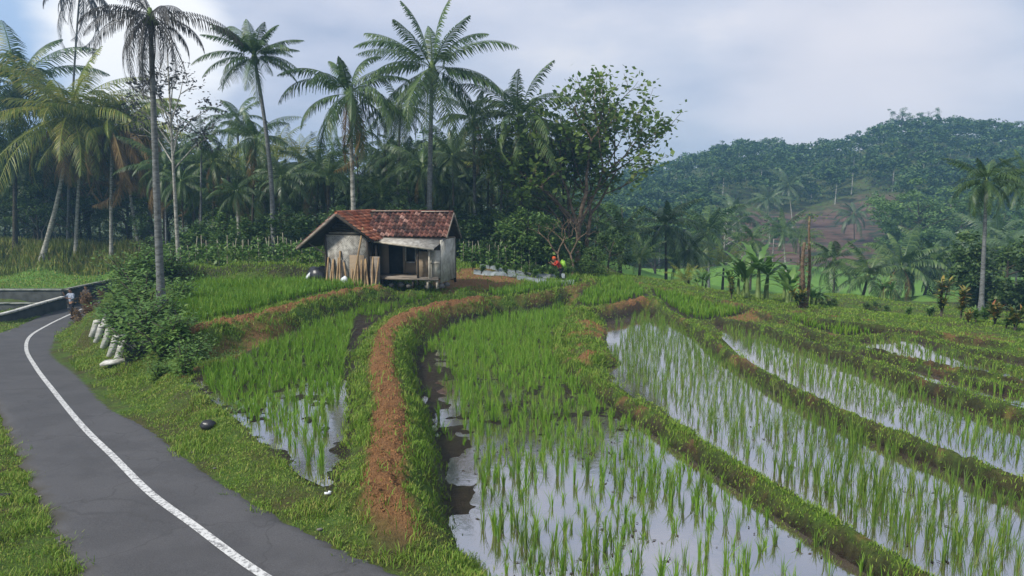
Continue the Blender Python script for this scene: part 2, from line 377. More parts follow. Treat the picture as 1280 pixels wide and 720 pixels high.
for l, c, r, d in ROAD:
    RL.append(gp(*l, d)); RC.append(gp(*c, d)); RR.append(gp(*r, d)); RZ.append(ZC-d)
# beyond the bend the lane runs on behind the shrubs
RL.append((-26.0, 60)); RC.append((-24.5, 58.5)); RR.append((-23, 57)); RZ.append(ZC-6.9)
RL.append((-12.0, 70)); RC.append((-11, 68)); RR.append((-10, 66)); RZ.append(ZC-5.5)
RL, RC, RR, RZ = map(np.array, (RL, RC, RR, RZ))
def smooth_curve(P, n):
    P = np.asarray(P, float); 
    if P.ndim == 1: P = P[:, None]
    k = len(P); out = []
    t = np.linspace(0, k-1, n); i = np.clip(t.astype(int), 0, k-2); f = (t-i)[:, None]
    p0 = P[np.clip(i-1, 0, k-1)]; p1 = P[i]; p2 = P[i+1]; p3 = P[np.clip(i+2, 0, k-1)]
    return .5*((2*p1)+(-p0+p2)*f+(2*p0-5*p1+4*p2-p3)*f**2+(-p0+3*p1-3*p2+p3)*f**3)
NR = 260
sL, sC, sR, sZ = smooth_curve(RL, NR), smooth_curve(RC, NR), smooth_curve(RR, NR), smooth_curve(RZ, NR)[:, 0]
ROADPOLY = np.concatenate([sL, sR[::-1]])

def seg_dist(px, py, A, B, want_t=False):
    d = B-A; L = (d**2).sum()+1e-12
    t = np.clip(((px-A[0])*d[0]+(py-A[1])*d[1])/L, 0, 1)
    r = np.hypot(px-(A[0]+t*d[0]), py-(A[1]+t*d[1]))
    return (r, t) if want_t else r
def poly_sd(px, py, P):
    d = np.full(px.shape, 1e9); ins = np.zeros(px.shape, bool)
    for i in range(len(P)):
        A, B = P[i], P[(i+1) % len(P)]
        d = np.minimum(d, seg_dist(px, py, A, B))
        if A[1] != B[1]:
            c = ((A[1] > py) != (B[1] > py)) & (px < (B[0]-A[0])*(py-A[1])/(B[1]-A[1])+A[0])
            ins ^= c
    return np.where(ins, -d, d)

CP = []
for k, (d, P) in POLY.items():
    for i in range(0, len(P)): CP.append((P[i][0], P[i][1], d))
for i in range(0, NR, 8):
    for S in (sL, sR): CP.append((S[i][0], S[i][1], ZC-sZ[i]))
for a in [(400, 358, 4.35), (430, 357, 4.36), (470, 360, 4.4), (520, 362, 4.45), (580, 362, 4.45), (560, 345, 4.4), (600, 350, 4.4), (620, 345, 4.45), (650, 345, 4.55), (700, 345, 4.65), (660, 335, 4.5), (600, 335, 4.2)]:
    CP.append((*gp(a[0], a[1], a[2]), a[2]))
CP += [(-17, 38.0, 3.5), (-14, 38.0, 3.5), (-12, 38.0, 3.5), (-10, 38.6, 3.6), (-18.5, 36.5, 3.8), (-17, 44, 3.4), (-11, 44, 3.3), (-5, 45, 3.6), (-18.5, 31, 5.0), (-16.5, 29, 4.5),
       (-45, 63, 4.8), (-38, 62, 4.8), (-32, 61, 4.8), (-26, 62, 4.2), (-20, 56, 3.6), (-10, 55, 3.3), (0, 55, 3.8), (5, 50, 4.5), (6, 46, 4.8), (-50, 80, 4), (-20, 80, 3), (5, 80, 6),
       (-45, 54, 6.6), (-38, 54, 6.6), (-33, 55.5, 6.6), (-42, 58, 6.5), (-34, 58, 6.4), (-35, 48, 7.7), (-38, 50, 7.7), (-33, 51, 7.6), (-29.5, 48, 7.5), (-29, 42, 7.1), (-31, 45, 7.6),
       (-14, 12, 5.05), (-20, 14, 5.2), (-25, 25, 5.6), (-30, 35, 6.9), (-35, 42, 7.5), (-22, 48, 5.5), (-21, 42, 5.2), (-20, 38, 4.8), (-21, 52, 4.8),
       (6, 48, 5.5), (10, 49, 7), (14, 45, 7.2), (15, 38.5, 5.7), (19, 38, 6.6), (29, 45, 8.1), (22, 35, 6.2), (28, 33, 6.2), (35, 40, 8), (18, 55, 9.6), (30, 60, 10.4), (15, 70, 11), (40, 80, 12),
       (20, 90, 12), (60, 60, 11), (0, 70, 7.5), (8, 60, 8.6), (50, 30, 6), (60, 100, 12), (0, 110, 11), (-30, 100, 6), (-80, 60, 5), (-80, 110, 5), (80, 110, 12), (20, 115, 12.5), (150, 110, 12),
       (-150, 110, 6), (-60, 20, 6), (60, 15, 5.5), (0, 5, 5), (-20, 5, 5), (30, 5, 5.4), (30, 75, 12), (50, 90, 12)]+[(*gp(a_, b_, 4.7), 4.7) for a_, b_ in ((228, 492), (268, 528), (312, 566), (345, 592), (385, 618), (425, 640), (470, 668))]*2
CP = np.array(CP)
CREST = np.array([(-600, 150), (0, 170), (500, 200), (700, 222), (800, 208), (850, 192), (890, 176), (940, 172), (1000, 178), (1050, 168), (1090, 154), (1130, 150), (1180, 150), (1230, 155), (1280, 152), (1500, 150), (2200, 175)], float)
def hill(X, Y):
    px = 640+F_PX*X/np.maximum(Y, 1)
    py = np.interp(px, CREST[:, 0], CREST[:, 1])
    yc = 270.0
    zc = (245-py-12)/F_PX*yc-4.5                      # the ground below the crowns on the skyline
    t = sstep(118, yc, Y); t = t*.75+.25*np.clip((Y-118)/(yc-118), 0, 1)
    z = -12.2+(zc+12.2)*t+(fbm(X/30, Y/30, 5)-.5)*7*sstep(130, 180, Y)
    z = np.where(Y > yc, z-(Y-yc)*.03, z)
    return z
def terr_mask(X, Y):
    px = 640+F_PX*X/np.maximum(Y, 1)
    n = (fbm(X/9, Y/9, 31)-.5)*60
    return sstep(885, 905, px+n*.4)*(1-sstep(1105, 1130, px+n))*sstep(119, 123, Y)*(1-sstep(180, 186, Y+n*.3))
def idw(X, Y):
    x = X.ravel(); y = Y.ravel(); out = np.empty_like(x)
    for i in range(0, len(x), 40000):
        a = x[i:i+40000, None]; b = y[i:i+40000, None]
        w = 1/((a-CP[None, :, 0])**2+(b-CP[None, :, 1])**2+.05)**1.6
        out[i:i+40000] = (w*CP[None, :, 2]).sum(1)/w.sum(1)
    return out.reshape(X.shape)

def axis(segs):
    out = []
    for a, b, s0, s1 in segs:
        x = a; n = 0
        L = b-a
        while x < b-1e-6:
            out.append(x); f = (x-a)/L; x += s0+(s1-s0)*f
    out.append(segs[-1][1]); return np.array(out)
gx = axis([(-1500, -300, 150, 40), (-300, -60, 40, 3), (-60, -32, 1.5, .3), (-32, -12, .25, .1), (-12, 13, .085, .085), (13, 32, .1, .25), (32, 60, .3, 1.5), (60, 300, 2.5, 8), (300, 1500, 20, 150)])
gy = axis([(-120, 0, 30, 4), (0, 7, 1.5, .2), (7, 20, .07, .09), (20, 45, .1, .17), (45, 70, .2, .5), (70, 118, .6, 1.2), (118, 170, .5, 1), (170, 330, 2.5, 5), (330, 1500, 10, 120)])
GX, GY = np.meshgrid(gx, gy)
print('grid', GX.shape)
d = idw(GX, GY)
Z = ZC-d
far = sstep(100, 124, GY)
Z = Z*(1-far)+(ZC+hill(GX, GY))*far
tm = terr_mask(GX, GY)
step = 2.4; q = (Z-ZC)/step; fl = np.floor(q); fr = q-fl
Zt = ZC+(fl+sstep(.8, 1, fr))*step
Z = Z*(1-tm)+Zt*tm
near = (1-sstep(60, 90, GY))
Z += near*(fbm(GX*.8, GY*.8, 3)-.5)*.14
soil = np.zeros_like(Z); mead = np.zeros_like(Z); mud = np.zeros_like(Z); gden = np.zeros_like(Z)
inplot = np.zeros(Z.shape, bool)
SUB = (GY > 5) & (GY < 62) & (GX > -45) & (GX < 50)
sx, sy = GX[SUB], GY[SUB]; z = Z[SUB]; so = np.zeros_like(z); mu = np.zeros_like(z); pm = np.zeros_like(z)
wob = (fbm(sx*1.7, sy*1.7, 9)-.5)*.45
for k, (dd, P) in POLY.items():
    sd = poly_sd(sx, sy, P)+wob*.5
    t = sstep(0, .25 if k[0] in 'RT' else .45, sd)
    zi = ZC-dd-.075+(fbm(sx*3, sy*3, 40)-.5)*.07
    if k == 'M':
        qx_, qy_ = 640+F_PX*sx/np.maximum(sy, 1), 245+F_PX*5.4/np.maximum(sy, 1)
        edge_ = 1-sstep(.1, 1.0, -sd)
        zi = zi+.06*sstep(.4, .68, fbm(sx*1.8, sy*1.8, 44))*sstep(590, 520, qy_)+.075*edge_*(qx_ < 640)*sstep(.3, .5, fbm(sx*1.1, sy*1.1, 45))*sstep(700, 640, qy_)
    if k == 'L': zi = zi+.055*sstep(.42, .68, fbm(sx*1.8, sy*1.8, 46))+.05*(sy > 19)
    z = zi*(1-t)+z*t
    pm = np.maximum(pm, 1-sstep(-.05, .12, sd))
    mu = np.maximum(mu, 1-sstep(0, .3, sd))
zp = z.copy(); gr = np.zeros_like(z)
clod = (fbm(sx*5, sy*5, 21, 4)-.5)
fine = (fbm(sx*14, sy*14, 23, 2)-.5)
RPTS = []
for pts, dt, hw, sw, sl in RIDGES:
    Q = smooth_curve([gp(x, y, dt) for x, y in pts], len(pts)*6)
    RPTS.append((Q, dt, hw, sw, sl))
    r = np.full(z.shape, 1e9)
    for i in range(len(Q)-1): r = np.minimum(r, seg_dist(sx, sy, Q[i], Q[i+1]))
    r = r+wob*.25*min(1, hw*3)+fine*.08
    prof = 1-sstep(hw*.75, hw+sw, r)
    top = ZC-dt+clod*(.12+.2*sl)+fine*(.05+.12*sl)-.10*(r/hw)**2*(r < hw)-.1*(r >= hw)
    zr = zp+(top-zp)*prof
    z = np.where(prof > 0, np.maximum(z, zr), z)
    if sl > .5: s_ = sl*(1-sstep(hw*.8, hw*1.25, r+clod*.3))
    elif sl > .3: s_ = sl*2*sstep(.5, .62, fbm(sx*.9, sy*.9, 60)+0*r)*(1-sstep(hw, hw+sw, r))
    else: s_ = .7*sstep(.6, .7, fbm(sx*1.4, sy*1.4, 60))*(1-sstep(hw, hw+sw, r))
    so = np.maximum(so, s_)
    gr = np.maximum(gr, (1-sstep(hw+sw*.55, hw+sw*.95, r)))
    mu = np.where(prof > .4, mu*(1-sstep(.4, .6, prof)), mu)
    pm = np.where(prof > .12, 0, pm)
gr = np.maximum(gr*(1-so*.93), 0)
# bare faces under the steps between plots
soil_spots = [((540, 400), 5.0, 1.6, .55), ((590, 392), 5.1, 1.6, .5), ((500, 415), 5.1, 1.3, .4), ((660, 376), 5.1, 1.6, .5), ((720, 366), 5.0, 1.5, .6), ((770, 384), 5.1, 2.0, .8), ((745, 412), 5.2, .9, .9),
              ((920, 395), 5.1, 1.4, .8), ((600, 349), 4.5, 3.2, .9), ((575, 352), 4.5, 2, .9), ((300, 440), 4.7, 1.2, .7), ((350, 420), 4.65, 1.4, .7), ((270, 455), 4.7, 1., .7), ((1230, 425), 5, 1, .5), ((1040, 416), 4.9, .5, .6)]
for (x_, y_), dd, rad, a_ in soil_spots:
    gx_, gy_ = gp(x_, y_, dd); r = np.hypot(sx-gx_, (sy-gy_)*.7)
    m_ = a_*(1-sstep(rad*.5, rad, r+clod*1.2))*(1-pm)
    so = np.maximum(so, m_); gr = gr*(1-.8*m_)
# road bed and verges
sdr = poly_sd(sx, sy, ROADPOLY)
mid = (sL+sR)/2; rz = np.empty_like(sx)
for i in range(0, len(sx), 20000):
    dd_ = (sx[i:i+20000, None]-mid[None, :, 0])**2+(sy[i:i+20000, None]-mid[None, :, 1])**2
    rz[i:i+20000] = sZ[dd_.argmin(1)]
t = sstep(.0, 1.1, sdr)
z_road = rz-.05
z = np.where(sdr < 0, z_road-.03*(sdr < -.15), z_road*(1-t)+z*t+(clod*.06+.03)*sstep(0, .3, sdr)*(1-sstep(1, 2, sdr)))
# the verge carries short turf wherever there is no water or bund
verge = (1-sstep(1.6, 2.6, sdr))*(sdr > -.25)*np.clip(1-so*1.2, 0, 1)
other = (1-pm)*(1-sstep(-.2, .2, -sdr))
gr = np.maximum(gr, verge*(1-pm))
gr2 = np.clip(other*.55, 0, 1)*(1-so)
gr = np.maximum(gr, gr2)*(sdr > -.02-.2*(fbm(sx*2.5, sy*2.5, 91) > .55))
mu = mu*(sdr > .2); so = so*(1-.9*(1-sstep(.25, .8, sdr)))
Z[SUB] = z; soil[SUB] = so; mud[SUB] = mu; gden[SUB] = gr
sdroad = np.full(Z.shape, 99.); sdroad[SUB] = sdr
plotm = np.zeros_like(Z); plotm[SUB] = pm
vmask = np.zeros_like(Z); vmask[SUB] = verge
sl_ = np.hypot(np.gradient(Z, gx, axis=1), np.gradient(Z, gy, axis=0))
pxa = 640+F_PX*GX/np.maximum(GY, 1)
steep = sstep(np.where((pxa > 880) & (GY > 17), .4, .9), np.where((pxa > 880) & (GY > 17), .8, 1.5), sl_)*sstep(690, 720, pxa)*((GY > 7) & (GY < 42))*(fbm(GX*2, GY*2, 401) > .36)
mud = np.maximum(mud, steep*.75); gden = gden*(1-steep*.5)
gden = gden*np.where((pxa > 880) & (GY > 19), .8, 1)
# meadow in the valley, grass strip behind the road wall
mead = np.maximum(mead, sstep(58, 64, GY)*(1-sstep(100, 112, GY))*sstep(6, 12, GX)*.95)
mead = np.maximum(mead, ((GX < -29) & (GX > -60)).astype(float)*sstep(52, 53.5, GY)*(1-sstep(58.5, 60, GY)))
bankm = ((GX < -24) & (GX > -62)).astype(float)*sstep(59, 60, GY)*(1-sstep(61.8, 63, GY))*.9
soil = np.maximum(soil, bankm*sstep(.42, .55, fbm(GX*.5, GY*.9, 71)))
bank2 = ((GX < -8.5) & (GX > -18.5)).astype(float)*sstep(36.6, 36.9, GY)*(1-sstep(37.8, 38.2, GY))
mud = np.maximum(mud, bank2*.7)
mud = np.maximum(mud, .3*sstep(119, 124, GY)*(1-tm))
print('terrain ready')

nx, ny = len(gx), len(gy)
def hz(x, y, A=None):
    A = Z if A is None else A
    x = np.asarray(x, float); y = np.asarray(y, float)
    i = np.clip(np.searchsorted(gx, x)-1, 0, nx-2); j = np.clip(np.searchsorted(gy, y)-1, 0, ny-2)
    fx = np.clip((x-gx[i])/(gx[i+1]-gx[i]), 0, 1); fy = np.clip((y-gy[j])/(gy[j+1]-gy[j]), 0, 1)
    return (A[j, i]*(1-fx)+A[j, i+1]*fx)*(1-fy)+(A[j+1, i]*(1-fx)+A[j+1, i+1]*fx)*fy
def H(x, y): return float(hz(x, y))
def hit(px, py):
    a, b, c = ray(px, py); t = np.linspace(6, 90, 4000); zt = ZC+c*t; g = hz(a*t, b*t); k = np.argmax(zt <= g)
    return float(a*t[k]), float(b*t[k]), float(g[k])

V = np.stack([GX, GY, Z], -1).reshape(-1, 3)
I = np.arange(nx*ny).reshape(ny, nx)
F = np.stack([I[:-1, :-1], I[:-1, 1:], I[1:, 1:], I[1:, :-1]], -1).reshape(-1, 4)
me = np_mesh('ground', V, F, [M['ground']], None, True)
ca = me.color_attributes.new('cover', 'FLOAT_COLOR', 'POINT')
col = np.stack([soil, mead, mud, np.ones_like(Z)], -1).astype(np.float32)
ca.data.foreach_set('color', col.ravel())
ta = me.attributes.new('terr', 'FLOAT', 'POINT'); ta.data.foreach_set('value', tm.astype(np.float32).ravel())
ground = bpy.data.objects.new('ground', me); C.objects.link(ground)
tag(ground, 'terraced land with earth bunds, verges and far hillside', kind='structure')

# water sheets
def sheet(name, P, zz, mat, label):
    me = bpy.data.meshes.new(name)
    me.from_pydata([(p[0], p[1], 0) for p in P], [], [tuple(range(len(P)))]); me.materials.append(mat)
    o = bpy.data.objects.new(name, me); C.objects.link(o); o.location = (0, 0, zz)
    tag(o, label, kind='structure'); return o
WATER_LABEL = {'M': 'still water of the middle foreground paddy', 'L': 'brown still water of the paddy beside the road verge', 'R1': 'bright water of the widest paddy in the right foreground', 'R2': 'still water of the second paddy from the right foreground bund',
               'R4': 'water of the small far paddy below the croton plants', 'R3': 'water of the narrow terrace strip', 'R5': 'water of the narrowest terrace strip'}
for k in WATER_LABEL:
    dd, P = POLY[k]
    c = P.mean(0); Pe = []
    n_ = len(P); ar = 0
    for i in range(n_): ar += P[i][0]*P[(i+1) % n_][1]-P[(i+1) % n_][0]*P[i][1]
    s_ = 1 if ar > 0 else -1
    for i in range(n_):
        e1 = P[i]-P[i-1]; e2 = P[(i+1) % n_]-P[i]
        nn = np.array([e1[1], -e1[0]])/np.linalg.norm(e1)+np.array([e2[1], -e2[0]])/np.linalg.norm(e2)
        nn = nn/max(np.linalg.norm(nn), .5)*s_
        Pe.append(P[i]+nn*(.38 if k != 'L' else .12))
    sheet('paddy_water', Pe, ZC-dd-.03+(.0 if k != 'M' else 0), M['water'], WATER_LABEL[k])

# road and its line
def strip(name, A, B, zz, n, mat, label, ecol=True):
    ts = np.linspace(0, 1, n); m = len(A)
    V = A[:, None, :]*(1-ts)[None, :, None]+B[:, None, :]*ts[None, :, None]
    V = np.concatenate([V, np.broadcast_to(zz[:, None, None], (m, n, 1))], -1)
    wd = np.linalg.norm(A-B, axis=1)[:, None]
    edge = np.minimum(ts, 1-ts)[None, :]*wd
    V[..., 2] -= .02*(1-sstep(0, .5, edge))
    V[:, 0, 2] -= .06; V[:, -1, 2] -= .06
    V = V.reshape(-1, 3); I = np.arange(m*n).reshape(m, n)
    F = np.stack([I[:-1, :-1], I[:-1, 1:], I[1:, 1:], I[1:, :-1]], -1).reshape(-1, 4)
    me = np_mesh(name, V, F, [mat], None, True)
    if ecol:
        a = me.color_attributes.new('cover', 'FLOAT_COLOR', 'POINT')
        e = (1-sstep(0, .28, edge+(vn(V[:, 0].reshape(m, n)*3, V[:, 1].reshape(m, n)*3, 5)-.5)*.2))
        a.data.foreach_set('color', np.stack([e]*4, -1).astype(np.float32).ravel())
    o = bpy.data.objects.new(name, me); C.objects.link(o); return tag(o, label, kind='structure')
jag = (vn(np.arange(NR)*1.3, np.zeros(NR), 2)-.5)[:, None]*.2
dirw = (sR-sL)/np.linalg.norm(sR-sL, axis=1)[:, None]
strip('road', sL+jag*dirw, sR-jag[::-1]*dirw, sZ+.0, 24, M['road'], 'narrow grey asphalt lane curving downhill')
m_ = slice(0, NR)
tn = np.gradient(sC, axis=0); tn /= np.linalg.norm(tn, axis=1)[:, None]; nr = np.stack([tn[:, 1], -tn[:, 0]], -1)
lw = .065
def road_z(Pq):
    cen = (sL+sR)/2; out = []
    for p_ in Pq:
        best = None
        k0 = ((cen-p_)**2).sum(1).argmin()
        for i in range(max(0, k0-12), min(NR-1, k0+12)):
            A, B = sL[i], sR[i]; A2, B2 = sL[i+1], sR[i+1]
            n1_ = (B[0]-A[0])*(p_[1]-A[1])-(B[1]-A[1])*(p_[0]-A[0]); n2_ = (B2[0]-A2[0])*(p_[1]-A2[1])-(B2[1]-A2[1])*(p_[0]-A2[0])
            if n1_*n2_ <= 0:
                f = abs(n1_)/(abs(n1_)+abs(n2_)+1e-9); c_ = sZ[i]*(1-f)+sZ[i+1]*f
                if best is None or abs(i-k0) < best[0]: best = (abs(i-k0), c_)
        out.append(best[1] if best else sZ[k0])
    return np.array(out)
La, Lb = sC-nr*lw, sC+nr*lw
Vl = np.stack([np.c_[La, road_z(La)+.009], np.c_[Lb, road_z(Lb)+.009]], 1).reshape(-1, 3)
I = np.arange(2*NR).reshape(NR, 2)
o = bpy.data.objects.new('road_line', np_mesh('road_line', Vl, np.stack([I[:-1, 0], I[:-1, 1], I[1:, 1], I[1:, 0]], -1), [M['line']])); C.objects.link(o)
tag(o, 'continuous worn white centre line on the asphalt', kind='structure')

# ------------------------------------------------------------------ scattering
cellA = np.outer(np.diff(gy), np.diff(gx))
def scatter(density, r=rng):
    """density per m2 on the grid -> random points x, y"""
    D = (density[:-1, :-1]+density[1:, 1:])/2
    n = r.poisson(np.clip(D, 0, None)*cellA)
    j, i = np.nonzero(n); k = n[j, i]
    j = np.repeat(j, k); i = np.repeat(i, k)
    x = gx[i]+r.random(len(i))*(gx[i+1]-gx[i]); y = gy[j]+r.random(len(j))*(gy[j+1]-gy[j])
    return x, y
def blades(x, y, z, h, w, lean, az, r=rng, curve=1.0):
    """one bent blade per entry: 3 rows of 2 points"""
    n = len(x); az2 = az+PI/2+r.normal(0, .5, n)
    wx, wy = np.cos(az2)*w/2, np.sin(az2)*w/2
    dx, dy = np.cos(az)*lean, np.sin(az)*lean
    rows = []
    for f, ww, hh in ((0, .8, -.03), (.5, 1, None), (1, .12, None)):
        hx = h*f*(1-.25*lean*f*curve) if hh is None else hh*np.ones(n)
        off = h*(f**1.8)*.8
        rows.append(np.stack([x+dx*off-wx*ww, y+dy*off-wy*ww, z+hx], -1)); rows.append(np.stack([x+dx*off+wx*ww, y+dy*off+wy*ww, z+hx], -1))
    V = np.stack(rows, 1).reshape(-1, 3); b = np.arange(n)[:, None]*6
    F = np.stack([b+[0, 1, 3, 2], b+[2, 3, 5, 4]], 1).reshape(-1, 4)
    return V, F
def leaves(c, size, r=rng, asp=.5, up=.5, bendn=None):
    """rhombic leaves at centres c, facing anywhere with a bias to lie flat"""
    n = len(c); d = r.normal(size=(n, 3)); d[:, 2] = d[:, 2]*.5-.15; d /= np.linalg.norm(d, axis=1)[:, None]
    nn = r.normal(size=(n, 3)); nn[:, 2] = np.abs(nn[:, 2])+up*2; s = np.cross(d, nn); s /= np.linalg.norm(s, axis=1)[:, None]+1e-9
    size = np.broadcast_to(size, (n,))[:, None]*r.uniform(.65, 1.3, (n, 1))
    V = np.stack([c-d*size*.5, c+s*size*asp*.5, c+d*size*.5, c-s*size*asp*.5], 1).reshape(-1, 3)
    return V, np.arange(n*4).reshape(n, 4)

# rice ---------------------------------------------------------------
def clump(nb, h, spread, r):
    az = r.random(nb)*2*PI; rad = r.random(nb)*spread
    return np.cos(az)*rad, np.sin(az)*rad, az
def rice_points(key, sp, keep=None, jit=.25, ang=.15, r=rng, inset=.12):
    dd, P = POLY[key]
    lo = P.min(0)-1; hi = P.max(0)+1; lo[1] = max(lo[1], 7.5)
    c = (lo+hi)/2; R = max(hi-lo)*.75
    u = np.arange(-R, R, sp); U, W = np.meshgrid(u, u*1.0)
    U = U+r.normal(0, jit*sp, U.shape); W = W+r.normal(0, jit*sp, W.shape)
    x = c[0]+U*math.cos(ang)-W*math.sin(ang); y = c[1]+U*math.sin(ang)+W*math.cos(ang)
    x, y = x.ravel(), y.ravel()
    k = (x > lo[0]) & (x < hi[0]) & (y > lo[1]) & (y < hi[1]); x, y = x[k], y[k]
    sd = poly_sd(x, y, P); k = (sd < -inset) & (hz(x, y, plotm) > .6); x, y = x[k], y[k]
    if keep is not None:
        k = r.random(len(x)) < keep(x, y); x, y = x[k], y[k]
    return x, y, np.full(len(x), ZC-dd-.05)
def pxof(x, y, z):
    dx, dy, dz = x, y, z-ZC
    f = dy*cp-dz*sp; u = dy*sp+dz*cp
    return 640+F_PX*dx/f, 360-F_PX*u/f
allx = []
def mkeep(x, y):
    px, py = pxof(x, y, ZC-5.4)
    dens = .55+.45*sstep(620, 470, py) if False else .62+.38*(1-sstep(440, 560, py))
    gap = .45+.55*sstep(.36, .5, fbm(x*.7, y*.7, 77)+(1-sstep(430, 520, py))*.3)
    mudl = sstep(-1.2, -.2, -(px-(548+(py-460)*.28))*.02+.2)   # muddy margin by the tall ridge
    return dens*gap*np.where(px < 560+(py-450)*.25, np.where(py > 440, .12, .9), 1)
def lkeep(x, y):
    px, py = pxof(x, y, ZC-4.8)
    a = np.where(px > 428+(470-py)*.2, np.where(py > 395, .03, .8), 1)
    hole = ((px-375)/48)**2+((py-535)/55)**2
    a = a*np.where(hole < 1, .42, 1)
    return a
def rkeep(x, y):
    px, py = pxof(x, y, ZC-5.3)
    a = np.where((px < 790) & (py < 430) & (px+py*.5 < 990), .15, .92)
    return a*(.75+.25*sstep(.35, .5, fbm(x*.5, y*.5, 88)))
fields = []
def addf(key, sp, h, nb, w, mat, keep=None, jit=.22, ang=.15, lean=.42):
    x, y, zz = rice_points(key, sp, keep, jit, ang)
    hh = h*(.7+.6*vn(x*.8, y*.8, 90))*(.65+.6*rng.random(len(x)))
    for a in zip(x, y, zz, hh): allx.append((*a, nb, w, lean, mat, key))
def mh(x): return x
addf('M', .215, .41, 13, .014, 'rice', mkeep, .3, .12)
addf('L', .185, .4, 13, .016, 'rice', lkeep, .3, .3)
addf('F', .2, .42, 11, .024, 'rice', None, .3)
addf('T1', .22, .38, 9, .026, 'rice')
addf('T2', .22, .36, 9, .026, 'rice')
addf('T3', .22, .36, 9, .026, 'rice')
addf('R1', .25, .42, 10, .011, 'rice_thin', rkeep, .16, .1)
addf('R2', .25, .36, 8, .014, 'rice_thin', None, .14, .1)
addf('R3', .26, .34, 8, .018, 'rice')
addf('R4', .3, .3, 7, .02, 'rice_thin')
addf('R5', .3, .3, 7, .02, 'rice_thin')
addf('T4', .24, .34, 8, .024, 'rice')
print('rice clumps', len(allx))
cx = np.array([a[0] for a in allx]); cy = np.array([a[1] for a in allx]); cz = np.array([a[2] for a in allx]); ch = np.array([a[3] for a in allx])
qx, qy = pxof(cx, cy, cz); qx2, qy2 = pxof(cx, cy, cz+ch)
inview = (qx > 5) & (qx < 1275) & (qy2 > 2) & (qy < 716)
size = np.where(inview, qy-qy2, -1)
near_idx = set(np.argsort(-size)[:300].tolist())
def clump_geo(X, Y, Zs, Hs, nb, w, lean, r=rng):
    n = len(X); az = r.random((n, nb))*2*PI; rad = r.random((n, nb))*.035
    bx = (X[:, None]+np.cos(az)*rad).ravel(); by = (Y[:, None]+np.sin(az)*rad).ravel()
    bz = np.repeat(Zs, nb); bh = (Hs[:, None]*r.uniform(.5, 1.1, (n, nb))).ravel()
    ln = np.abs(r.normal(0, lean, (n, nb))).ravel().clip(0, .9)
    return blades(bx, by, bz, bh, np.full(len(bx), w)*r.uniform(.7, 1.2, len(bx)), ln, az.ravel(), r)
rest = MB(); keys = {}
for i, a in enumerate(allx):
    if i in near_idx: continue
    keys.setdefault(a[4:], []).append(i)
for (nb, w, lean, mat, key), ids in keys.items():
    ids = np.array(ids)
    V, F = clump_geo(cx[ids], cy[ids], cz[ids], ch[ids], nb, w, lean)
    rest.add(V, F, 0 if mat == 'rice' else 1)
o = rest.build('rice_plants', [M['rice'], M['rice_thin']]); tag(o, 'green rice plants filling the terraced paddies', 'rice', kind='stuff')
protos = []
for v in range(10):
    z0 = np.zeros(1); V, F = clump_geo(z0, z0, z0, z0+.5, 15 if v < 7 else 24, .014, .28)
    protos.append(np_mesh('rice_clump', V, F, [M['rice'] if v % 3 else M['rice_thin']]))
RL_LABEL = {'M': 'slender rice clump standing in the reflecting water of the middle foreground paddy', 'R1': 'slender rice clump in the bright wide paddy right of the diagonal grass bund', 'L': 'leafy rice clump at the roadside end of the left paddy'}
for i in sorted(near_idx):
    o = bpy.data.objects.new('rice_clump', protos[i % 10 if allx[i][8] != 'R1' else [0, 3, 6][i % 3]]); C.objects.link(o)
    o.location = (cx[i], cy[i], cz[i]); o.rotation_euler = (0, 0, random.random()*6.28); s_ = ch[i]/.5; o.scale = (s_, s_, s_)
    k = allx[i][8]
    tag(o, RL_LABEL.get(k, RL_LABEL['M']), 'rice plant', 'rice clumps in the '+{'M': 'middle', 'R1': 'wide right', 'L': 'left'}.get(k, 'middle')+' paddy')

# grass and weeds ------------------------------------------------------
yy_fade = 1/(1+(np.maximum(GY-9, 0)/14)**1.3)
pat = fbm(GX*2.2, GY*2.2, 101)
D = gden*np.where(vmask > .5, 950, 620)*yy_fade*(.35+1.3*sstep(.3, .6, pat))
D[(GX < -36) | (GX > 42) | (GY > 50) | (GY < 6)] = 0
pxg, pyg = pxof(GX, np.maximum(GY, 2), Z)
D[(pxg < -90) | (pxg > 1370) | (pyg > 790)] = 0
x, y = scatter(D); zz = hz(x, y); vv = hz(x, y, vmask)
print('grass blades', len(x))
sc = 1+np.maximum(y-9, 0)/22
tuft = sstep(.52, .68, fbm(x*1.9, y*1.9, 171))
h = np.where(vv > .5, .035+.07*tuft, .085+.08*tuft)*rng.uniform(.5, 1.6, len(x))*(.9+.1*sc)*np.where((x/np.maximum(y, 1) > .12) & (vv < .5), .6, 1); w = np.where(vv > .5, .011, .014)*sc
isv = vv > .5
mb = MB(); V, F = blades(x[isv], y[isv], zz[isv], h[isv], w[isv], rng.uniform(.3, 1.2, isv.sum()), rng.random(isv.sum())*6.28); mb.add(V, F)
tag(mb.build('verge_grass', M['grass']), 'short yellow-green turf on the verges beside the road', 'grass', kind='stuff')
ns = ~isv
mb = MB(); V, F = blades(x[ns], y[ns], zz[ns], h[ns], w[ns], rng.uniform(.2, 1.1, ns.sum()), rng.random(ns.sum())*6.28); mb.add(V, F)
D2 = gden*np.where(vmask > .5, 90, 230)*yy_fade*sstep(.45, .6, fbm(GX*3, GY*3, 131)); D2[D == 0] = 0
x, y = scatter(D2); c = np.stack([x, y, hz(x, y)+rng.uniform(.01, .07, len(x))], -1)
V, F = leaves(c, .045*(1+np.maximum(y-9, 0)/25), up=1); mb.add(V, F)
tag(mb.build('bund_grass', M['weed']), 'low weeds and grass covering the earth bunds', 'grass', kind='stuff')
Dc = sstep(.75, .9, soil)*((GY > 8) & (GY < 36) & (GX > -20) & (GX < 14))*300*yy_fade
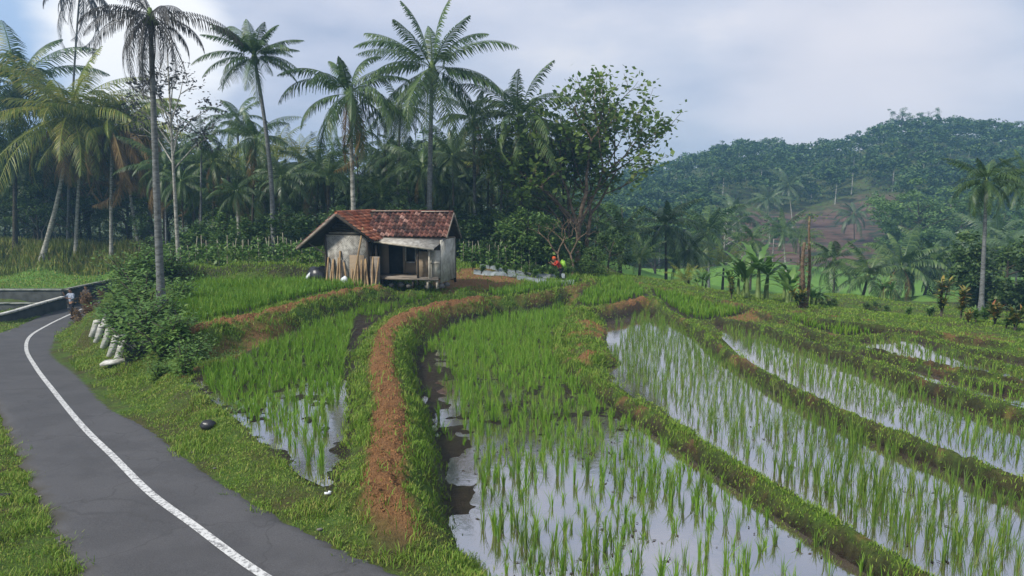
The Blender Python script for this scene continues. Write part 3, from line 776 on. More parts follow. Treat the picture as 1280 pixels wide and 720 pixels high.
x, y = scatter(Dc); mb = MB(); c = np.stack([x, y, hz(x, y)+.012], -1); r9 = np.random.default_rng(5)
sz_ = (.024*(1+np.maximum(y-9, 0)/30))[:, None, None]*r9.uniform(.4, 1.3, (len(x), 1, 1)); q8 = np.array([(-1, -1, -1), (1, -1, -1), (1, 1, -1), (-1, 1, -1), (-.6, -.6, .8), (.6, -.6, .8), (.6, .6, .8), (-.6, .6, .8)])*.5
V = (c[:, None, :]+(q8[None]*r9.uniform(.5, 1.3, (len(x), 8, 3)))*sz_).reshape(-1, 3); b8 = np.arange(len(x))[:, None, None]*8
mb.add(V, (b8+np.array([(4, 5, 6, 7), (0, 1, 5, 4), (1, 2, 6, 5), (2, 3, 7, 6), (3, 0, 4, 7)])[None]).reshape(-1, 4)); print('clods', len(x))
tag(mb.build('soil_crumbs', M['clod']), 'orange-brown clods of earth on the bare bund tops', 'soil', kind='stuff')
# dark clumpy weeds where the verge meets the left paddy
Dd = np.zeros_like(Z); a0 = (pxg > 150) & (pxg < 330) & (pyg > 440) & (pyg < 560) & (plotm < .2) & (sdroad > 1.2)
Dd[a0] = 260; Dd *= sstep(.42, .58, fbm(GX*1.6, GY*1.6, 151))
x, y = scatter(Dd); c = np.stack([x, y, hz(x, y)+rng.random(len(x))**2*.22], -1)
mb = MB(); mb.add(*leaves(c, .08, up=1)); tag(mb.build('verge_weeds', M['mid']), 'dark low weeds between the turf and the left paddy', 'weeds', kind='stuff')
# tall grass on the bank behind the road wall
Dt = np.zeros_like(Z); a0 = (GX > -60) & (GX < -21) & (GY > 58.8) & (GY < 70); Dt[a0] = 80; Dt *= (.4+1.2*sstep(.35, .6, fbm(GX*.6, GY*.6, 161)))
x, y = scatter(Dt); mb = MB()
mb.add(*blades(x, y, hz(x, y), rng.uniform(.5, 1.6, len(x))*(.5+.5*sstep(58.8, 62, y)), np.full(len(x), .1), rng.uniform(.1, .6, len(x)), rng.random(len(x))*6.28))
tag(mb.build('tall_grass', M['tallgrass']), 'tall yellow-green grass under the leaning palms', 'grass', kind='stuff')
Dm = np.zeros_like(Z); Dm[(GX > -58) & (GX < -27) & (GY > 52.4) & (GY < 59.5)] = 60
x, y = scatter(Dm); mb = MB(); mb.add(*blades(x, y, hz(x, y), rng.uniform(.06, .2, len(x)), np.full(len(x), .06), rng.uniform(.2, .8, len(x)), rng.random(len(x))*6.28))
tag(mb.build('field_grass', M['grass']), 'bright short grass behind the canal wall', 'grass', kind='stuff')
print('grass done')

# ------------------------------------------------------------------ palms
def frond(mb, base, L, az, el, droop, r, K=42, lf=1.1, wid=.07, mi=0, hang=.35):
    s = np.linspace(0, 1, K); ang = el-droop*s**1.35
    ds = L/(K-1)
    rr_ = np.concatenate([[0], np.cumsum(np.cos(ang[:-1]))*ds]); zz = np.concatenate([[0], np.cumsum(np.sin(ang[:-1]))*ds])
    sway = r.normal(0, .12)*s**2*L
    a = np.array([math.cos(az), math.sin(az), 0]); b = np.array([-math.sin(az), math.cos(az), 0])
    P = base+rr_[:, None]*a+zz[:, None]*np.array([0, 0, 1])+sway[:, None]*b
    T = np.cos(ang)[:, None]*a+np.sin(ang)[:, None]*np.array([0, 0, 1])
    Nn = np.cross(T, b)
    wr = .05*(1-s*.85)
    Va = np.stack([P-b*wr[:, None], P+b*wr[:, None]], 1).reshape(-1, 3); I = np.arange(2*K).reshape(K, 2)
    mb.add(Va, np.stack([I[:-1, 0], I[:-1, 1], I[1:, 1], I[1:, 0]], -1), mi)
    m = s > .1; k = m.sum()
    ln = lf*L*.2*np.sin(PI*np.clip(.14+.83*s[m], 0, 1))**.7*r.uniform(.8, 1.1, k)
    for side in (-1, 1):
        sw = (.45+.5*s[m]+r.normal(0, .09, k))[:, None]
        d1 = side*b*np.cos(sw)+T[m]*np.sin(sw)-np.array([0, 0, 1])*(hang*.6)+Nn[m]*-.12
        d1 /= np.linalg.norm(d1, axis=1)[:, None]
        d2 = d1-np.array([0, 0, 1])*(hang*1.6+r.uniform(0, .4, k)[:, None]); d2 /= np.linalg.norm(d2, axis=1)[:, None]
        p0 = P[m]; p1 = p0+d1*ln[:, None]*.5; p2 = p1+d2*ln[:, None]*.5
        wv = T[m]*wid*.5
        V = np.stack([p0-wv*.7, p0+wv*.7, p1-wv, p1+wv, p2-wv*.2, p2+wv*.2], 1).reshape(-1, 3); q = np.arange(k)[:, None]*6
        mb.add(V, np.stack([q+[0, 1, 3, 2], q+[2, 3, 5, 4]], 1).reshape(-1, 4), mi)
def palm_crown(seed, n=28, L=4.5, mats=('frond',), top=1.35, low=-.7, droop=(1.0, 1.7), dry=0, hang=.35, K=42, wid=.075, lf=1.15, nuts=True):
    r = np.random.default_rng(seed); mb = MB()
    for i in range(n):
        f = (i+.5)/n; el = top+(low-top)*f**.85+r.normal(0, .15); az = i*2.39996+r.normal(0, .2)
        isdry = f > 1-dry
        if r.random() < .08: continue
        frond(mb, np.array([math.cos(az)*.12, math.sin(az)*.12, .25*(1-f)]), L*r.uniform(.7, 1.12)*(.8 if f < .12 else 1), az, el, r.uniform(*droop)*(.75 if f < .25 else 1), r, K, lf, wid, 1 if isdry else 0, hang*(1.6 if isdry else 1))
    ms = [M[m] for m in mats]
    if len(ms) == 1: ms = ms+[M['frond_dry']]
    mb.tube([(0, 0, -.5), (0, 0, 0), (0, 0, .5)], [.17, .24, .08], 8, 2)
    if nuts:
        for i in range(7):
            a = r.random()*6.28; c = np.array([math.cos(a)*.3, math.sin(a)*.3, -.15-r.random()*.25])
            mb.tube([c+[0, 0, -.13], c+[0, 0, -.07], c+[0, 0, .05], c+[0, 0, .12]], [.03, .11, .11, .03], 6, 2)
    return mb.mesh('crown', ms+[M['stalk']])
CROWNS = {
 'green': [palm_crown(1, 32), palm_crown(2, 30, low=-.9), palm_crown(3, 34, droop=(.8, 1.4))],
 'upright': [palm_crown(4, 32, low=-.35, droop=(.7, 1.2)), palm_crown(5, 30, low=-.3, droop=(.8, 1.1))],
 'droopy': [palm_crown(6, 30, low=-1.1, droop=(1.2, 2.0), hang=.6, dry=.08), palm_crown(7, 30, low=-1.0, droop=(1.1, 1.9), hang=.55, dry=.1)],
 'bright': [palm_crown(8, 42, mats=('frond_bright',), low=-.8, droop=(.7, 1.6), dry=.14, hang=.32, wid=.055), palm_crown(9, 38, mats=('frond_bright',), low=-1.0, dry=.25, hang=.45, wid=.055)],
 'brown': [palm_crown(10, 34, mats=('frond_bright',), low=-1.2, dry=.5, hang=.9, droop=(1.3, 2))],
 'grey': [palm_crown(11, 26, L=4.6, mats=('frond_grey', 'frond_grey'), top=1.0, low=-1.2, hang=1.2, droop=(1.2, 1.9), wid=.06, K=38), palm_crown(18, 14, L=4.6, mats=('frond_grey', 'frond_grey'), top=.8, low=-1.2, hang=1.2, droop=(1.4, 1.9))],
 'pale': [palm_crown(12, 22, mats=('frond_pale',), low=-.7, K=28, wid=.12), palm_crown(13, 20, mats=('frond_pale',), low=-.4, K=28, wid=.12), palm_crown(14, 24, mats=('frond_pale',), low=-.9, K=28, wid=.12)],
 'fgreen': [palm_crown(19, 24, K=28, wid=.12, low=-.8), palm_crown(20, 22, K=28, wid=.12, low=-.6)],
 'fdroopy': [palm_crown(22, 26, K=24, wid=.16, low=-1.0, droop=(1.2, 1.9), hang=.6, dry=.1)],
 'low': [palm_crown(15, 16, top=1.4, low=.1, droop=(.8, 1.4), nuts=False, K=26, wid=.07), palm_crown(16, 18, mats=('frond_bright',), top=1.45, low=.2, droop=(.7, 1.3), nuts=False, K=26, wid=.07)],
}
cidx = {}
def palm(kind, crown_px, Y, rpx, base_px=None, base=None, label='', trunk='bark_grey', tr=.14, bend=.0, group='coconut palms', name='coconut_palm', seed=None):
    """trunk from the ground up to the crown seen at crown_px, at distance Y"""
    top = ay(crown_px[0], crown_px[1], Y)
    if base is None:
        bx = (base_px-640)/F_PX*Y; by = Y
        base = (bx, by)
    bz = H(*base)-.15
    root = empty(name, (base[0], base[1], bz)); tag(root, label, 'palm tree', group)
    t = np.linspace(0, 1, 16); rel = np.array([top.x-base[0], top.y-base[1], top.z-bz])
    horiz = rel.copy(); horiz[2] = 0
    P = t[:, None]*rel; P[:, :2] += (bend*np.sin(PI*t))[:, None]*np.array([1, .3])+((t**1.6-t)[:, None]*horiz[:2]*.5)
    hgt = rel[2]
    R = tr*(1.0-.45*t)*(1+.5*np.exp(-t*14)); R = R*(1+.04*np.sin(np.arange(16)*2.1))
    mb = MB(); mb.tube(P, R, 9); trunko = mb.build('trunk', M[trunk], root, True)
    k = cidx.get(kind, 0); cidx[kind] = k+1
    ms = CROWNS[kind]; me = ms[(k if seed is None else seed) % len(ms)]
    child('crown', me, root, tuple(P[-1]), rot=(random.uniform(-.16, .16), random.uniform(-.16, .16), random.random()*6.28), scale=rpx*mpp(Y)/3.65)
    return root
GP = 'coconut palms at the edge of the grove'
palm('bright', (88, 145), 60, 98, 50, label='leaning palm with curved pale trunk and yellow-green crown above tall grass', trunk='bark_pale', tr=.2, bend=.5, group=GP, seed=0)
palm('bright', (104, 168), 61, 66, 93, label='upright mottled palm trunk just right of the curved leaning palm', trunk='bark_pale', tr=.165, group=GP, seed=1)
palm('brown', (140, 165), 60, 78, 138, label='palm with browning drooping crown and slim white trunk, left of the forked pair', trunk='bark_pale', tr=.15, group=GP)
palm('brown', (158, 158), 62, 72, 175, label='palm leaning left with whitish trunk and withered hanging fronds', trunk='bark_pale', tr=.14, bend=-.3, group=GP)
palm('bright', (172, 185), 64, 56, 178, label='thin crooked palm behind the withered leaning palm', trunk='bark_grey', tr=.13, bend=.7, group=GP, seed=1)
palm('green', (22, 110), 63, 90, 18, label='dark palm with wide crown at the left edge of the photo', trunk='bark_dark', tr=.2, group=GP)
palm('droopy', (-25, 150), 60, 80, -30, label='dark drooping palm partly cut off by the left edge of the photo', trunk='bark_dark', tr=.2, group=GP)
palm('grey', (188, 22), 26.5, 84, 197, label='tall bare grey palm rising from the roadside shrubs with ragged grey fronds', trunk='bark_grey', tr=.145, group='dried grey palms by the road', seed=0)
palm('grey', (100, -14), 63, 62, 84, label='dried grey palm crown hanging into the top edge beside the white cloud', trunk='bark_grey', tr=.12, group='dried grey palms by the road', seed=1)
palm('upright', (318, 72), 46, 60, 341, label='very tall slender palm with dark leaning trunk standing alone against the sky', trunk='bark_grey', tr=.17, bend=.25, group=GP, seed=0)
palm('droopy', (437, 120), 45, 82, 443, label='shaggy palm with broad drooping crown above the left gable of the hut', trunk='bark_pale', tr=.17, group=GP, seed=0)
palm('green', (540, 88), 47, 86, 536, label='tallest dark palm with wide spiky crown rising behind the hut roof', trunk='bark_grey', tr=.2, group=GP, seed=2)
palm('droopy', (592, 150), 53, 55, 594, label='grey-green palm between the tallest hut palm and the palm by the teak', trunk='bark_grey', tr=.15, group=GP, seed=1)
palm('green', (650, 150), 50, 72, 652, label='dark palm with spread fronds standing just left of the big-leaved tree', trunk='bark_dark', tr=.17, group=GP, seed=0)
palm('green', (500, 135), 56, 48, 497, label='half-hidden palm between the shaggy palm and the tallest palm', trunk='bark_grey', tr=.15, group=GP, seed=1)
palm('pale', (297, 150), 66, 42, 300, label='distant pale palm top behind the tall slender palm', trunk='bark_grey', tr=.15, group='palms inside the grove')
palm('low', (285, 212), 58, 46, 290, label='short bright-green palm left of the slender trunk, low in the grove', trunk='bark_dark', tr=.22, group='palms inside the grove', seed=1)
palm('low', (345, 195), 57, 42, 348, label='short palm with bright upright fronds right of the slender trunk', trunk='bark_dark', tr=.2, group='palms inside the grove', seed=1)
palm('droopy', (296, 242), 48, 34, 318, base=((300-640)/F_PX*48, 48), label='small pale-trunked palm behind the bean stakes', trunk='bark_pale', tr=.17, group='palms inside the grove', seed=1)
palm('low', (410, 225), 52, 50, 412, label='low dark palm behind the left eave of the hut', trunk='bark_dark', tr=.2, group='palms inside the grove', seed=0)
palm('droopy', (480, 195), 58, 44, 482, label='drooping dark palm deep in the grove above the hut ridge', trunk='bark_dark', tr=.15, group='palms inside the grove', seed=0)
palm('green', (560, 190), 60, 46, 566, label='dark palm deep in the grove right above the old tiled roof', trunk='bark_grey', tr=.13, group='palms inside the grove', seed=1)
palm('droopy', (620, 215), 60, 44, 606, label='grey drooping palm deep in the grove right of the hut', trunk='bark_grey', tr=.13, group='palms inside the grove', seed=1)
palm('droopy', (676, 225), 58, 40, 678, label='drooping palm low in the grove behind the person in red', trunk='bark_grey', tr=.12, bend=.4, group='palms inside the grove', seed=0)
palm('green', (240, 210), 62, 44, 244, label='dark palm in the grove between the white slim trunk and the slender palm', trunk='bark_dark', tr=.16, group='palms inside the grove', seed=0)
palm('low', (250, 250), 56, 36, 250, label='stemless palm low in the grove behind the bean hedge', trunk='bark_dark', tr=.2, group='palms inside the grove', seed=0)
palm('low', (380, 260), 55, 40, 380, label='low spreading palm left of the hut behind the bean stakes', trunk='bark_dark', tr=.2, group='palms inside the grove', seed=0)
palm('green', (40, 200), 68, 60, 44, label='dark palm behind the bare pale branches at the left', trunk='bark_dark', tr=.16, group='palms inside the grove', seed=2)
rq = random.Random(12)
for k in range(34):
    px = -10+k*21.5+rq.uniform(-8, 8); Y = rq.uniform(50, 57) if px > 205 else rq.uniform(69, 76)
    py = rq.uniform(200, 268) if k % 3 else rq.uniform(168, 205); kind = rq.choice(['low', 'droopy', 'green', 'droopy', 'pale'])
    spot = 'behind the leaning palms' if px < 205 else 'behind the slim trunks' if px < 300 else 'left of the hut' if px < 430 else 'above the hut roof' if px < 575 else 'right of the hut'
    palm(kind, (px, py), Y, rq.uniform(32, 52), px+rq.uniform(-6, 8), label='one of the '+{'low': 'stiff low', 'droopy': 'drooping', 'green': 'dark spreading', 'pale': 'pale green'}[kind]+' palms crowding the grove '+spot, trunk='bark_dark' if k % 2 else 'bark_grey', tr=.1, group=kind+' grove palms '+spot)
# valley palms on the right
GV = 'coconut palms in the valley'
for cpx, Y, r_, bx, kind, lab, tk in [
 ((832, 282), 56, 50, 834, 'pale', 'bushy palm with upright fronds just right of the big-leaved tree', 'bark_dark'),
 ((775, 296), 52, 44, 776, 'green', 'dark low palm between the dark bush and the bushy palm', 'bark_dark'),
 ((800, 325), 49, 34, 800, 'low', 'stemless palm at the field edge right of the dark bush', 'bark_dark'),
 ((862, 312), 57, 40, 862, 'pale', 'short pale palm beside the bushy valley palm', 'bark_dark'),
 ((885, 290), 75, 42, 888, 'pale', 'hazy palm behind the short pale palm', 'bark_grey'),
 ((858, 352), 46, 28, 858, 'low', 'small stemless palm at the rim of the rice field', 'bark_dark'),
 ((978, 290), 95, 36, 984, 'pale', 'pale palm with thin leaning trunk before the brown terraces', 'bark_pale'),
 ((918, 270), 120, 34, 928, 'pale', 'hazy palm on the wooded slope left of the brown terraces', 'bark_pale'),
 ((1067, 268), 150, 24, 1068, 'pale', 'tiny palm standing alone on the brown terraces', 'bark_dark'),
 ((1043, 325), 62, 44, 1046, 'green', 'dark palm right behind the two bare trunks', 'bark_dark'),
 ((1085, 345), 56, 44, 1080, 'green', 'short dark palm with pale flower stalk beside the meadow', 'bark_dark'),
 ((1126, 335), 66, 56, 1128, 'droopy', 'dark palm with long drooping fronds on the green meadow', 'bark_dark'),
 ((1168, 330), 68, 46, 1160, 'droopy', 'dark palm with leaning trunk and hanging dead fronds on the meadow', 'bark_dark'),
 ((1233, 228), 39, 46, 1233, 'green', 'tall slim palm rising in front of the round dark tree', 'bark_grey'),
 ((1284, 225), 48, 44, 1292, 'green', 'palm crown cut off by the right edge of the photo', 'bark_grey'),
 ((1245, 300), 85, 46, 1248, 'pale', 'hazy pale palm behind the tall slim palm', 'bark_grey'),
 ((1208, 320), 90, 40, 1208, 'pale', 'hazy palm left of the tall slim palm trunk', 'bark_grey'),
 ((1270, 310), 80, 40, 1275, 'pale', 'hazy palm low at the right edge of the photo', 'bark_grey'),
 ((960, 250), 150, 24, 962, 'pale', 'faint palm above the left end of the brown terraces', 'bark_pale'),
 ((985, 232), 165, 24, 990, 'pale', 'faint palm on the hill above the brown terraces', 'bark_pale'),
 ((1000, 300), 80, 30, 1004, 'low', 'dim palm behind the banana plants', 'bark_dark'),
 ((940, 300), 72, 32, 940, 'pale', 'hazy low palm left of the banana plants', 'bark_dark'),
 ((905, 330), 60, 30, 905, 'low', 'low dark palm at the foot of the valley slope', 'bark_dark')]:
    palm(('green' if Y < 50 else 'fgreen') if kind in ('green', 'pale') and Y < 80 else {'droopy': 'fdroopy'}.get(kind, kind), cpx, Y, r_, bx, label=lab, trunk=tk, tr=.13, group=GV)

# ------------------------------------------------------------------ leafy trees
def tree_mesh(seed, Hh=9, R=3, base=.35, nl=9, nclump=40, nleaf=110, ls=.2, bark='bark_dark', leaf='dark', flat=.6, cr=.9, trunk_r=.16, lift=0, asp=.5):
    r = np.random.default_rng(seed); tb = MB(); lf = MB()
    z0 = Hh*base
    bend = r.normal(0, .25, 2)
    t = np.linspace(0, 1, 8); tr = np.stack([bend[0]*t**2*1.5, bend[1]*t**2*1.5, t*Hh*.86], -1)
    tb.tube(tr, trunk_r*(1-.8*t)+.01, 8)
    tips = []
    for i in range(nl):
        f = base+(.8-base)*(i+.3)/nl; p = np.array([bend[0]*f*f*1.5, bend[1]*f*f*1.5, f*Hh*.86]); a = i*2.4+r.normal(0, .4)
        ext = R*(1-.55*((f-.55)/.6)**2)*r.uniform(.65, 1.15); rise = Hh*(.10+.12*r.random())+lift
        q1 = p+np.array([math.cos(a)*ext*.5, math.sin(a)*ext*.5, rise*.6]); q2 = p+np.array([math.cos(a+.2)*ext, math.sin(a+.2)*ext, rise])
        tb.tube([p, q1, q2], [trunk_r*.42, trunk_r*.25, .015], 5); tips += [q2, q1*.35+q2*.65]
        for j in range(2):
            b = a+r.uniform(-1, 1); e = q1+np.array([math.cos(b), math.sin(b), r.uniform(.1, .8)])*ext*.5
            tb.tube([q1, (q1+e)/2+[0, 0, .1], e], [trunk_r*.2, trunk_r*.12, .01], 4); tips.append(e)
    tips.append(tr[-1]); tips = np.array(tips)
    for i in range(nclump):
        c = tips[r.integers(len(tips))]+r.normal(0, .35, 3)*R*.35
        k = int(nleaf*r.uniform(.4, 1.4)); rad = cr*r.uniform(.45, 1.1)
        pts = r.normal(size=(k, 3)); pts /= np.linalg.norm(pts, axis=1)[:, None]; pts *= (r.random((k, 1))**.45)*rad; pts[:, 2] *= flat
        lf.add(*leaves(c+pts, ls, r, asp))
    return tb.mesh('trunk', [M[bark]], True), lf.mesh('crown', [M[leaf]])
TM = {
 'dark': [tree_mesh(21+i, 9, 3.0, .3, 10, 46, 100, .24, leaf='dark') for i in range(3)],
 'mid': [tree_mesh(31+i, 8, 2.8, .3, 9, 42, 100, .22, leaf='mid') for i in range(3)],
 'pale': [tree_mesh(41+i, 8, 2.8, .35, 9, 30, 90, .24, leaf='pale', flat=.35, bark='bark_pale') for i in range(2)],
 'thin': [tree_mesh(51, 12, 2.0, .55, 8, 22, 60, .2, leaf='mid', bark='bark_pale', trunk_r=.13)],
 'bush': [tree_mesh(61, 2.2, 1.3, .1, 8, 34, 100, .15, leaf='dark', trunk_r=.05, cr=.5, flat=.8), tree_mesh(62, 2.2, 1.3, .1, 8, 34, 100, .15, leaf='mid', trunk_r=.05, cr=.5, flat=.8)],
}
def tree(kind, i, x, y, s, label, group, name='forest_tree', cat='tree', sz=1):
    tm = TM[kind][i % len(TM[kind])]
    root = empty(name, (x, y, H(x, y)-.1), random.random()*6.28, s); root.scale = (s, s, s*sz)
    tag(root, label, cat, group); child('trunk', tm[0], root); child('crown', tm[1], root); return root
# forest belt behind the hut and the left fields
marks = [(-80, 'at the left edge behind the dark palm'), (70, 'behind the curved leaning palm'), (160, 'behind the browning palms'), (230, 'behind the slim white trunk'), (330, 'behind the tall slender palm'),
         (440, 'behind the shaggy palm and left gable'), (540, 'behind the tallest palm and hut roof'), (620, 'right of the hut behind the bean stakes'), (700, 'behind the big-leaved tree')]
rf = random.Random(5)
for row, (Y0, st) in enumerate([(54, 4.2), (60, 4.2), (67, 4.6), (75, 5.5), (85, 6)]):
    X = -Y0*.86
    while X < Y0*(.10 if row else .05):
        x_ = X+rf.uniform(-1, 1); y_ = Y0+rf.uniform(-2, 2)
        if x_ < -21 and Y0 < 65: y_ += 10
        px = 640+920*x_/y_
        lim = np.interp(px, [-100, 0, 130, 230, 330, 420, 520, 640, 720, 760], [120, 150, 148, 150, 168, 178, 142, 158, 190, 245])
        hgt = (245-lim)/920*y_+(ZC-H(x_, y_))
        if row == 0: hgt *= .55
        if row == 1: hgt *= .8
        hgt = max(3.5, hgt)*rf.uniform(.8, 1.04)
        kind = 'mid' if rf.random() < .3 else 'dark'
        m_ = min(marks, key=lambda q: abs(q[0]-px))[1]
        side = ['low front', 'middle', 'middle', 'rear', 'rear'][row]
        s = hgt/(9 if kind == 'dark' else 8)
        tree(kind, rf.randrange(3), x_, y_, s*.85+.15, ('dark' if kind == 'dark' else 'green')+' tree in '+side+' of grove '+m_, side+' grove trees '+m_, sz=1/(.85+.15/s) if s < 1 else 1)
        X += st*rf.uniform(.75, 1.2)
for k in range(52):
    px = 205+k*10.2+rf.uniform(-4, 4); Y = rf.uniform(46.5, 52); x_ = (px-640)/F_PX*Y
    spot = 'left of the slender palm' if px < 330 else 'left of the hut' if px < 430 else 'above the hut roof' if px < 580 else 'right of the hut'
    q = rf.random(); tree('bush', 1 if q < .65 else 0, x_, Y, rf.uniform(.9, 1.75), ('mid-green' if q < .65 else 'dark')+' bushy shrub closing the front of the grove '+spot, ('green' if q < .65 else 'dark')+' shrubs along the grove front '+spot, 'grove_shrub', 'shrub')
# undergrowth of the grove
Du = np.zeros_like(Z); a0 = (GY > 45.5) & (GY < 60) & (GX > -24) & (GX < 6); Du[a0] = 26
a1 = (GY > 68) & (GY < 80) & (GX > -70) & (GX < -20); Du[a1] = 24
Du *= .3+1.4*sstep(.35, .6, fbm(GX*.35, GY*.35, 201))
x, y = scatter(Du); hh = rng.random(len(x))**1.3*(1.2+2.6*fbm(x*.3, y*.3, 202))
mb = MB(); mb.add(*leaves(np.stack([x, y, hz(x, y)+hh], -1), .3, asp=.45))
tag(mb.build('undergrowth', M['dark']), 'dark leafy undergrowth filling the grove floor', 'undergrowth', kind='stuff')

# slim white trunk with sparse leafy crown
tb, lf_ = tree_mesh(71, 14, 1.9, .5, 12, 150, 9, .24, 'bark_pale', 'frond_grey', .8, .75, .11)
TM['slim'] = [(tb, lf_)]
p = ay(222, 305, 44); b = empty('slender_tree', (p.x, p.y, H(p.x, p.y)-.1), .4, 1); b.scale = (1.1, 1.1, 1.13)
tag(b, 'slim straight white-trunked tree with sparse grey leaves right of the grey palm', 'tree', 'slim trees'); child('trunk', tb, b); child('crown', lf_, b)
# teak: leaves large and far apart
def teak():
    r = np.random.default_rng(84); tb = MB(); lf = MB(); tips = []
    def grow(p, d, L, rad, lev):
        pts = [p]; q = np.array(p, float); dd_ = np.array(d, float)
        for i in range(4):
            dd_ = dd_+r.normal(0, .11, 3)+np.array([0, 0, .06]); dd_ /= np.linalg.norm(dd_); q = q+dd_*L/4; pts.append(q.copy())
        tb.tube(pts, np.linspace(rad, rad*.55, 5), 6 if lev < 2 else 4)
        if lev >= 2:
            tips.extend([pts[2], pts[3], pts[4]])
        elif lev == 1: tips.extend(pts[2:])
        elif p[0] < .3: tips.extend([np.array(pts[3])+[.3, -.2, 0], np.array(pts[4])+[-.4, 0, 0]])
        if lev < 4:
            for k in range(3 if lev else 4):
                a = r.random()*6.28; s = r.uniform(.45, .85)
                nd = dd_*(1-s*.4)+np.array([math.cos(a), math.sin(a), r.uniform(-.1, .3)])*s; nd /= np.linalg.norm(nd)
                grow(pts[r.integers(2, 5)] if k else pts[4], nd, L*r.uniform(.6, .82), rad*.55, lev+1)
    grow((0, 0, 0), (.12, 0, 1), 4.4, .2, 0); grow((.4, .2, 0), (.2, .1, 1), 4.0, .16, 0); grow((-.4, .1, 0), (-.12, .1, 1), 3.6, .13, 0)
    for t_ in tips:
        k = r.integers(2, 8); c = t_+r.normal(0, .3, (k, 3)); lf.add(*leaves(c, .36, r, .62, .2))
    return tb.mesh('trunk', [M['bark_brown']], True), lf.mesh('crown', [M['teak']]), len(tips)
tk = teak(); print('teak tips', tk[2])
V = np.empty(len(tk[1].vertices)*3); tk[1].vertices.foreach_get('co', V); V = V.reshape(-1, 3); print('teak bounds', V.min(0), V.max(0))
b = empty('teak_tree', (*gp(723, 332, 4.75), 0)); b.location.z = H(b.location.x, b.location.y)-.1; TEAK = b
hw_ = (V[:, 2].max()); want = (332-88)/F_PX*b.location.y*1.0
b.scale = (1.0*want/hw_,)*2+(want/hw_,)
tag(b, 'tall tree with brown tangled trunks and large sparse leaves right of the palms', 'tree'); child('trunk', tk[0], b); child('crown', tk[1], b)
for i, (px, py, Y, s, k, lab) in enumerate([(760, 335, 46, 1.25, 0, 'dense dark bush at the end of the rice terrace right of the big-leaved tree'), (705, 340, 43.5, .5, 1, 'small yellow-green bush right of the person in red'), (742, 340, 45, .8, 1, 'mid-green bush under the big-leaved tree'),
                                          (665, 345, 42.2, .4, 0, 'small dark bush left of the person in red'), (686, 342, 42.6, .42, 0, 'small dark bush just behind the person in red'), (1100, 396, 36, .45, 0, 'low dark bush at the field rim below the meadow palms'), (1040, 392, 37, .4, 1, 'low bush right of the bare trunks')]):
    x_, y_ = (px-640)/F_PX*Y, Y
    tree('bush', k, x_, y_, s, lab, 'bushes at the field edges', 'bush', 'bush')
# big round dark tree at the right
tb, lf_ = tree_mesh(91, 5.4, 2.9, .08, 16, 170, 100, .26, 'bark_dark', 'dark', .8, .75, .12, asp=.6)
x_, y_ = (1264-640)/F_PX*46, 46.
b = empty('round_tree', (x_, y_, H(x_, y_)-.1)); tag(b, 'round dense dark-leaved tree at the right edge behind the terraces', 'tree'); child('trunk', tb, b); child('crown', lf_, b, scale=(1.0, 1.0, 1.02))
# feathery pale bamboo-like tree mid right
tb, lf_ = tree_mesh(92, 12, 6.5, .2, 16, 130, 120, .42, 'bark_dark', 'pale', .4, 1.7, .2)
x_, y_ = (1150-640)/F_PX*112, 112.
b = empty('feathery_tree', (x_, y_, H(x_, y_)-.5)); b.scale = (1.15, 1.15, 1.15); tag(b, 'large feathery light-green tree right of the brown terraces', 'tree'); child('trunk', tb, b); child('crown', lf_, b)
# distinct valley and slope trees
gv = 'leafy trees on the valley slope'
for i, (px, Y, hpx, kind, lab) in enumerate([(905, 118, 75, 'pale', 'round bright-green tree on the slope left of the brown terraces'), (870, 100, 70, 'mid', 'leafy tree on the slope behind the bushy valley palm'), (930, 90, 50, 'pale', 'light feathery tree in the valley behind the banana plants'),
        (820, 90, 85, 'mid', 'hazy leafy tree on the slope behind the dark low palm'), (780, 85, 80, 'mid', 'hazy leafy tree on the slope just right of the big-leaved tree'), (850, 130, 60, 'mid', 'distant leafy tree above the bushy valley palm'), (1200, 120, 75, 'mid', 'leafy tree right of the feathery light-green tree'),
        (1112, 125, 35, 'mid', 'small leafy tree at the right end of the brown terraces'), (1250, 110, 80, 'mid', 'leafy tree on the slope behind the tall slim palm'), (1290, 105, 85, 'mid', 'leafy slope tree at the right edge of the photo'), (1120, 108, 40, 'dark', 'dark leafy tree below the feathery light-green tree'),
        (1190, 104, 45, 'dark', 'dark leafy tree at the back of the meadow'), (1010, 118, 16, 'mid', 'small tree at the foot of the brown terraces'), (960, 116, 22, 'mid', 'leafy tree below the left part of the brown terraces'), (1230, 100, 45, 'mid', 'leafy tree behind the round dark tree'), (885, 82, 55, 'mid', 'leafy tree at the valley bottom beside the short pale palm'),
        (745, 75, 80, 'mid', 'hazy tree seen through the big-leaved crown')]):
    x_ = (px-640)/F_PX*Y; hm = hpx*mpp(Y)*1.15
    tree(kind, i, x_, Y, hm/8, lab, gv, 'valley_tree')

